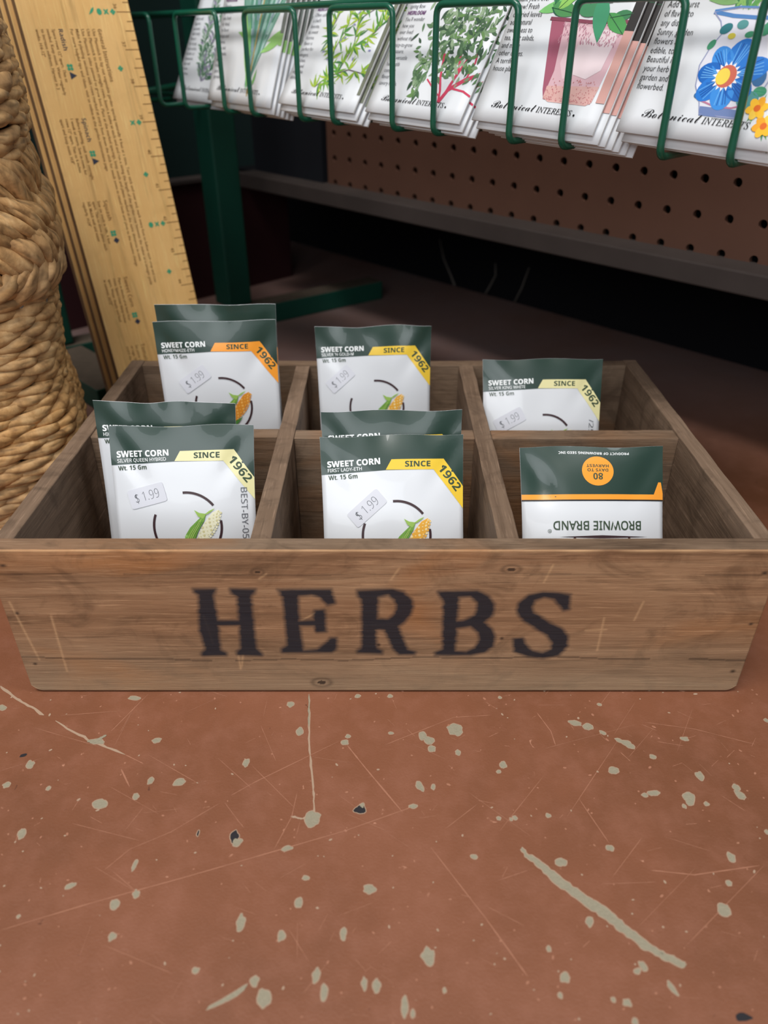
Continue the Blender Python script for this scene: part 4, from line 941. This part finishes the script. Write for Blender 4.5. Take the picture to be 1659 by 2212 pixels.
def strand(bm, fn, n, seg, fl, ply_rad, flat=.85, twist=3.0, sd=0.0):
    """a tapering bundle of grass: the section carries shallow grooves that twist along its length"""
    rings = []
    P = [fn(i / n) for i in range(n + 1)]
    for i in range(n + 1):
        t = (P[min(i + 1, n)] - P[max(i - 1, 0)]).normalized(); rad = Vector((P[i].x, P[i].y, 0)).normalized(); up = t.cross(rad).normalized(); rad = up.cross(t)
        r = ply_rad(i / n); tw = i / n * twist + sd; ring = []
        for k in range(seg):
            th_ = 2 * PI * k / seg; q_ = r * (1 + .17 * math.cos(2 * (th_ - tw)) + .09 * math.cos(5 * (th_ - tw) + sd))
            ring.append(bm.verts.new(P[i] + (rad * math.cos(th_) * q_ * flat + up * math.sin(th_) * q_)))
        rings.append(ring)
        for k in range(seg): fl.append(.5 + .6 * noise.noise(Vector((i * .12 + sd, math.cos(2 * PI * k / seg + tw) * 3.4, math.sin(2 * PI * k / seg + tw) * 3.4 + P[i].z * 90))))
    for i in range(n):
        for k in range(seg):
            f_ = bm.faces.new((rings[i][k], rings[i][(k + 1) % seg], rings[i + 1][(k + 1) % seg], rings[i + 1][k])); f_.smooth = True
def finish(name, bm, fl, mats, parent):
    me = bpy.data.meshes.new(name); bm.to_mesh(me); bm.free(); at_ = me.attributes.new('fiber', 'FLOAT', 'POINT')
    fl += [.5] * (len(me.vertices) - len(fl)); at_.data.foreach_set('value', fl); return link(name, me, mats, parent)
def weave(name, z0, z1, step, count, rad, rise):
    bm = bmesh.new(); fl = []; rs = random.Random(int(z0 * 1000)); z = z0; row = 0
    while z < z1:
        off = (row % 2) * .5 + rs.uniform(-.12, .12); wob = rs.random() * 9
        for q in range(count):
            a0 = 2 * PI * (q + off) / count; ln = 2 * PI / count * rs.uniform(1.45, 1.8); sd = rs.random() * 50; rr_0 = rad * rs.uniform(.88, 1.18); dz = rs.uniform(-.0007, .0007); rz = rise * rs.uniform(.6, 1.4)
            def fn(t, z=z, a0=a0, ln=ln, sd=sd, dz=dz, rz=rz):
                an = a0 + ln * (t - .5); r0 = prof(z) - .0026 + .0046 * math.sin(PI * t)
                zz = z + dz + rz * (t - .5) * 2 * (.6 + .4 * math.cos(PI * (t - .5))) + .0018 * noise.noise(Vector((math.cos(an) * 2, math.sin(an) * 2, wob)))
                qx, qy = sq(an, r0); return Vector((qx, qy, zz))
            strand(bm, fn, 12, 14, fl, lambda t, r=rr_0: r * (.30 + .78 * math.sin(PI * t) ** .7), .8, rs.uniform(1.5, 3), sd)
        z += step * rs.uniform(.95, 1.05); row += 1
    return finish(name, bm, fl, [SEA], bk)
weave('woven_body', .004, .180, .0058, 26, .0034, .0023)
weave('woven_neck', .240, .375, .0058, 26, .0034, .0024)
# thick diagonal braid of the rim
bm = bmesh.new(); fl = []; rs = random.Random(5)
for lay_, (zz0, zz1, nn, dr_, tilt) in enumerate(((.172, .198, 96, .0008, .20), (.184, .212, 88, .0014, -.22), (.202, .228, 88, .0012, -.28), (.218, .248, 88, .0010, -.30))):
    for q in range(nn):
        a0 = 2 * PI * q / nn + rs.uniform(-.02, .02); sd = rs.random() * 50
        tl = tilt * rs.uniform(.75, 1.25); rd_ = rs.uniform(.75, 1.1)
        def fn(t, a0=a0, sd=sd):
            an = a0 + tl * t; z = zz0 + (zz1 - zz0) * t; rr_ = prof(z) + dr_ + .0030 * math.sin(PI * t) + .001 * noise.noise(Vector((t * 3, sd, 0))); qx, qy = sq(an, rr_); return Vector((qx, qy, z + .002 * math.sin(PI * t + sd)))
        strand(bm, fn, 14, 14, fl, lambda t, rd_=rd_: rd_ * .0046 * (.30 + .72 * math.sin(PI * t) ** .7), .8, 2.0, sd)
finish('braided_band', bm, fl, [SEA], bk)
bm = bmesh.new(); n = 28
for i in range(n):
    a = 2 * PI * (i + .5) / n; tube(bm, [(*sq(a, prof(z) - .001), z) for z in [.003 + .0372 * k for k in range(11)]], .0016, 8)
obj('wire_stakes', bm, WIRE, bk)
bm = bmesh.new(); nz = 24; G_ = [[bm.verts.new((*sq(2 * PI * i / 48, prof(.003 + .0155 * j) - .0035), .003 + .0155 * j)) for i in range(48)] for j in range(nz + 1)]
for j in range(nz):
    for i in range(48): bm.faces.new((G_[j][i], G_[j][(i + 1) % 48], G_[j + 1][(i + 1) % 48], G_[j + 1][i]))
bm.faces.new(G_[0][::-1]); obj('inner_lining', bm, mat('inner_seagrass', (86, 66, 44), .9, .1), bk)

# ------------------------------------------------------------------ cobwebs in the dark gap
WEB = mat('dusty_cobweb', (104, 98, 92), .9, .1)
for gi, pts in enumerate(([(-.232, .2125, .060), (-.222, .212, .035), (-.205, .2115, .012), (-.198, .211, .002)], [(-.075, .2125, .050), (-.083, .212, .022), (-.092, .2115, .002)], [(-.13, .2125, .046), (-.128, .2125, .03), (-.137, .212, .012), (-.142, .211, .002)])):
    bm = bmesh.new()
    for q in range(4): tube(bm, [Vector(p_) + Vector((.002 * noise.noise(Vector((q * 3 + k, gi, 1))), -.0004 * q, .0015 * noise.noise(Vector((q, k * 2, gi))))) for k, p_ in enumerate(pts)], [.0009 * (.5 + k / len(pts)) for k in range(len(pts))], 5)
    o = obj('cobweb', bm, WEB); o.matrix_world = Matrix.Translation((PX0.x, PX0.y, 0)) @ Matrix.Rotation(az, 4, 'Z')
    tag(o, ['grey cobweb wisp in the black gap, leftmost of three', 'grey cobweb wisp in the black gap, rightmost of three', 'grey cobweb wisp in the black gap, middle of three'][gi], 'cobweb', 'cobweb wisps under the shelving')
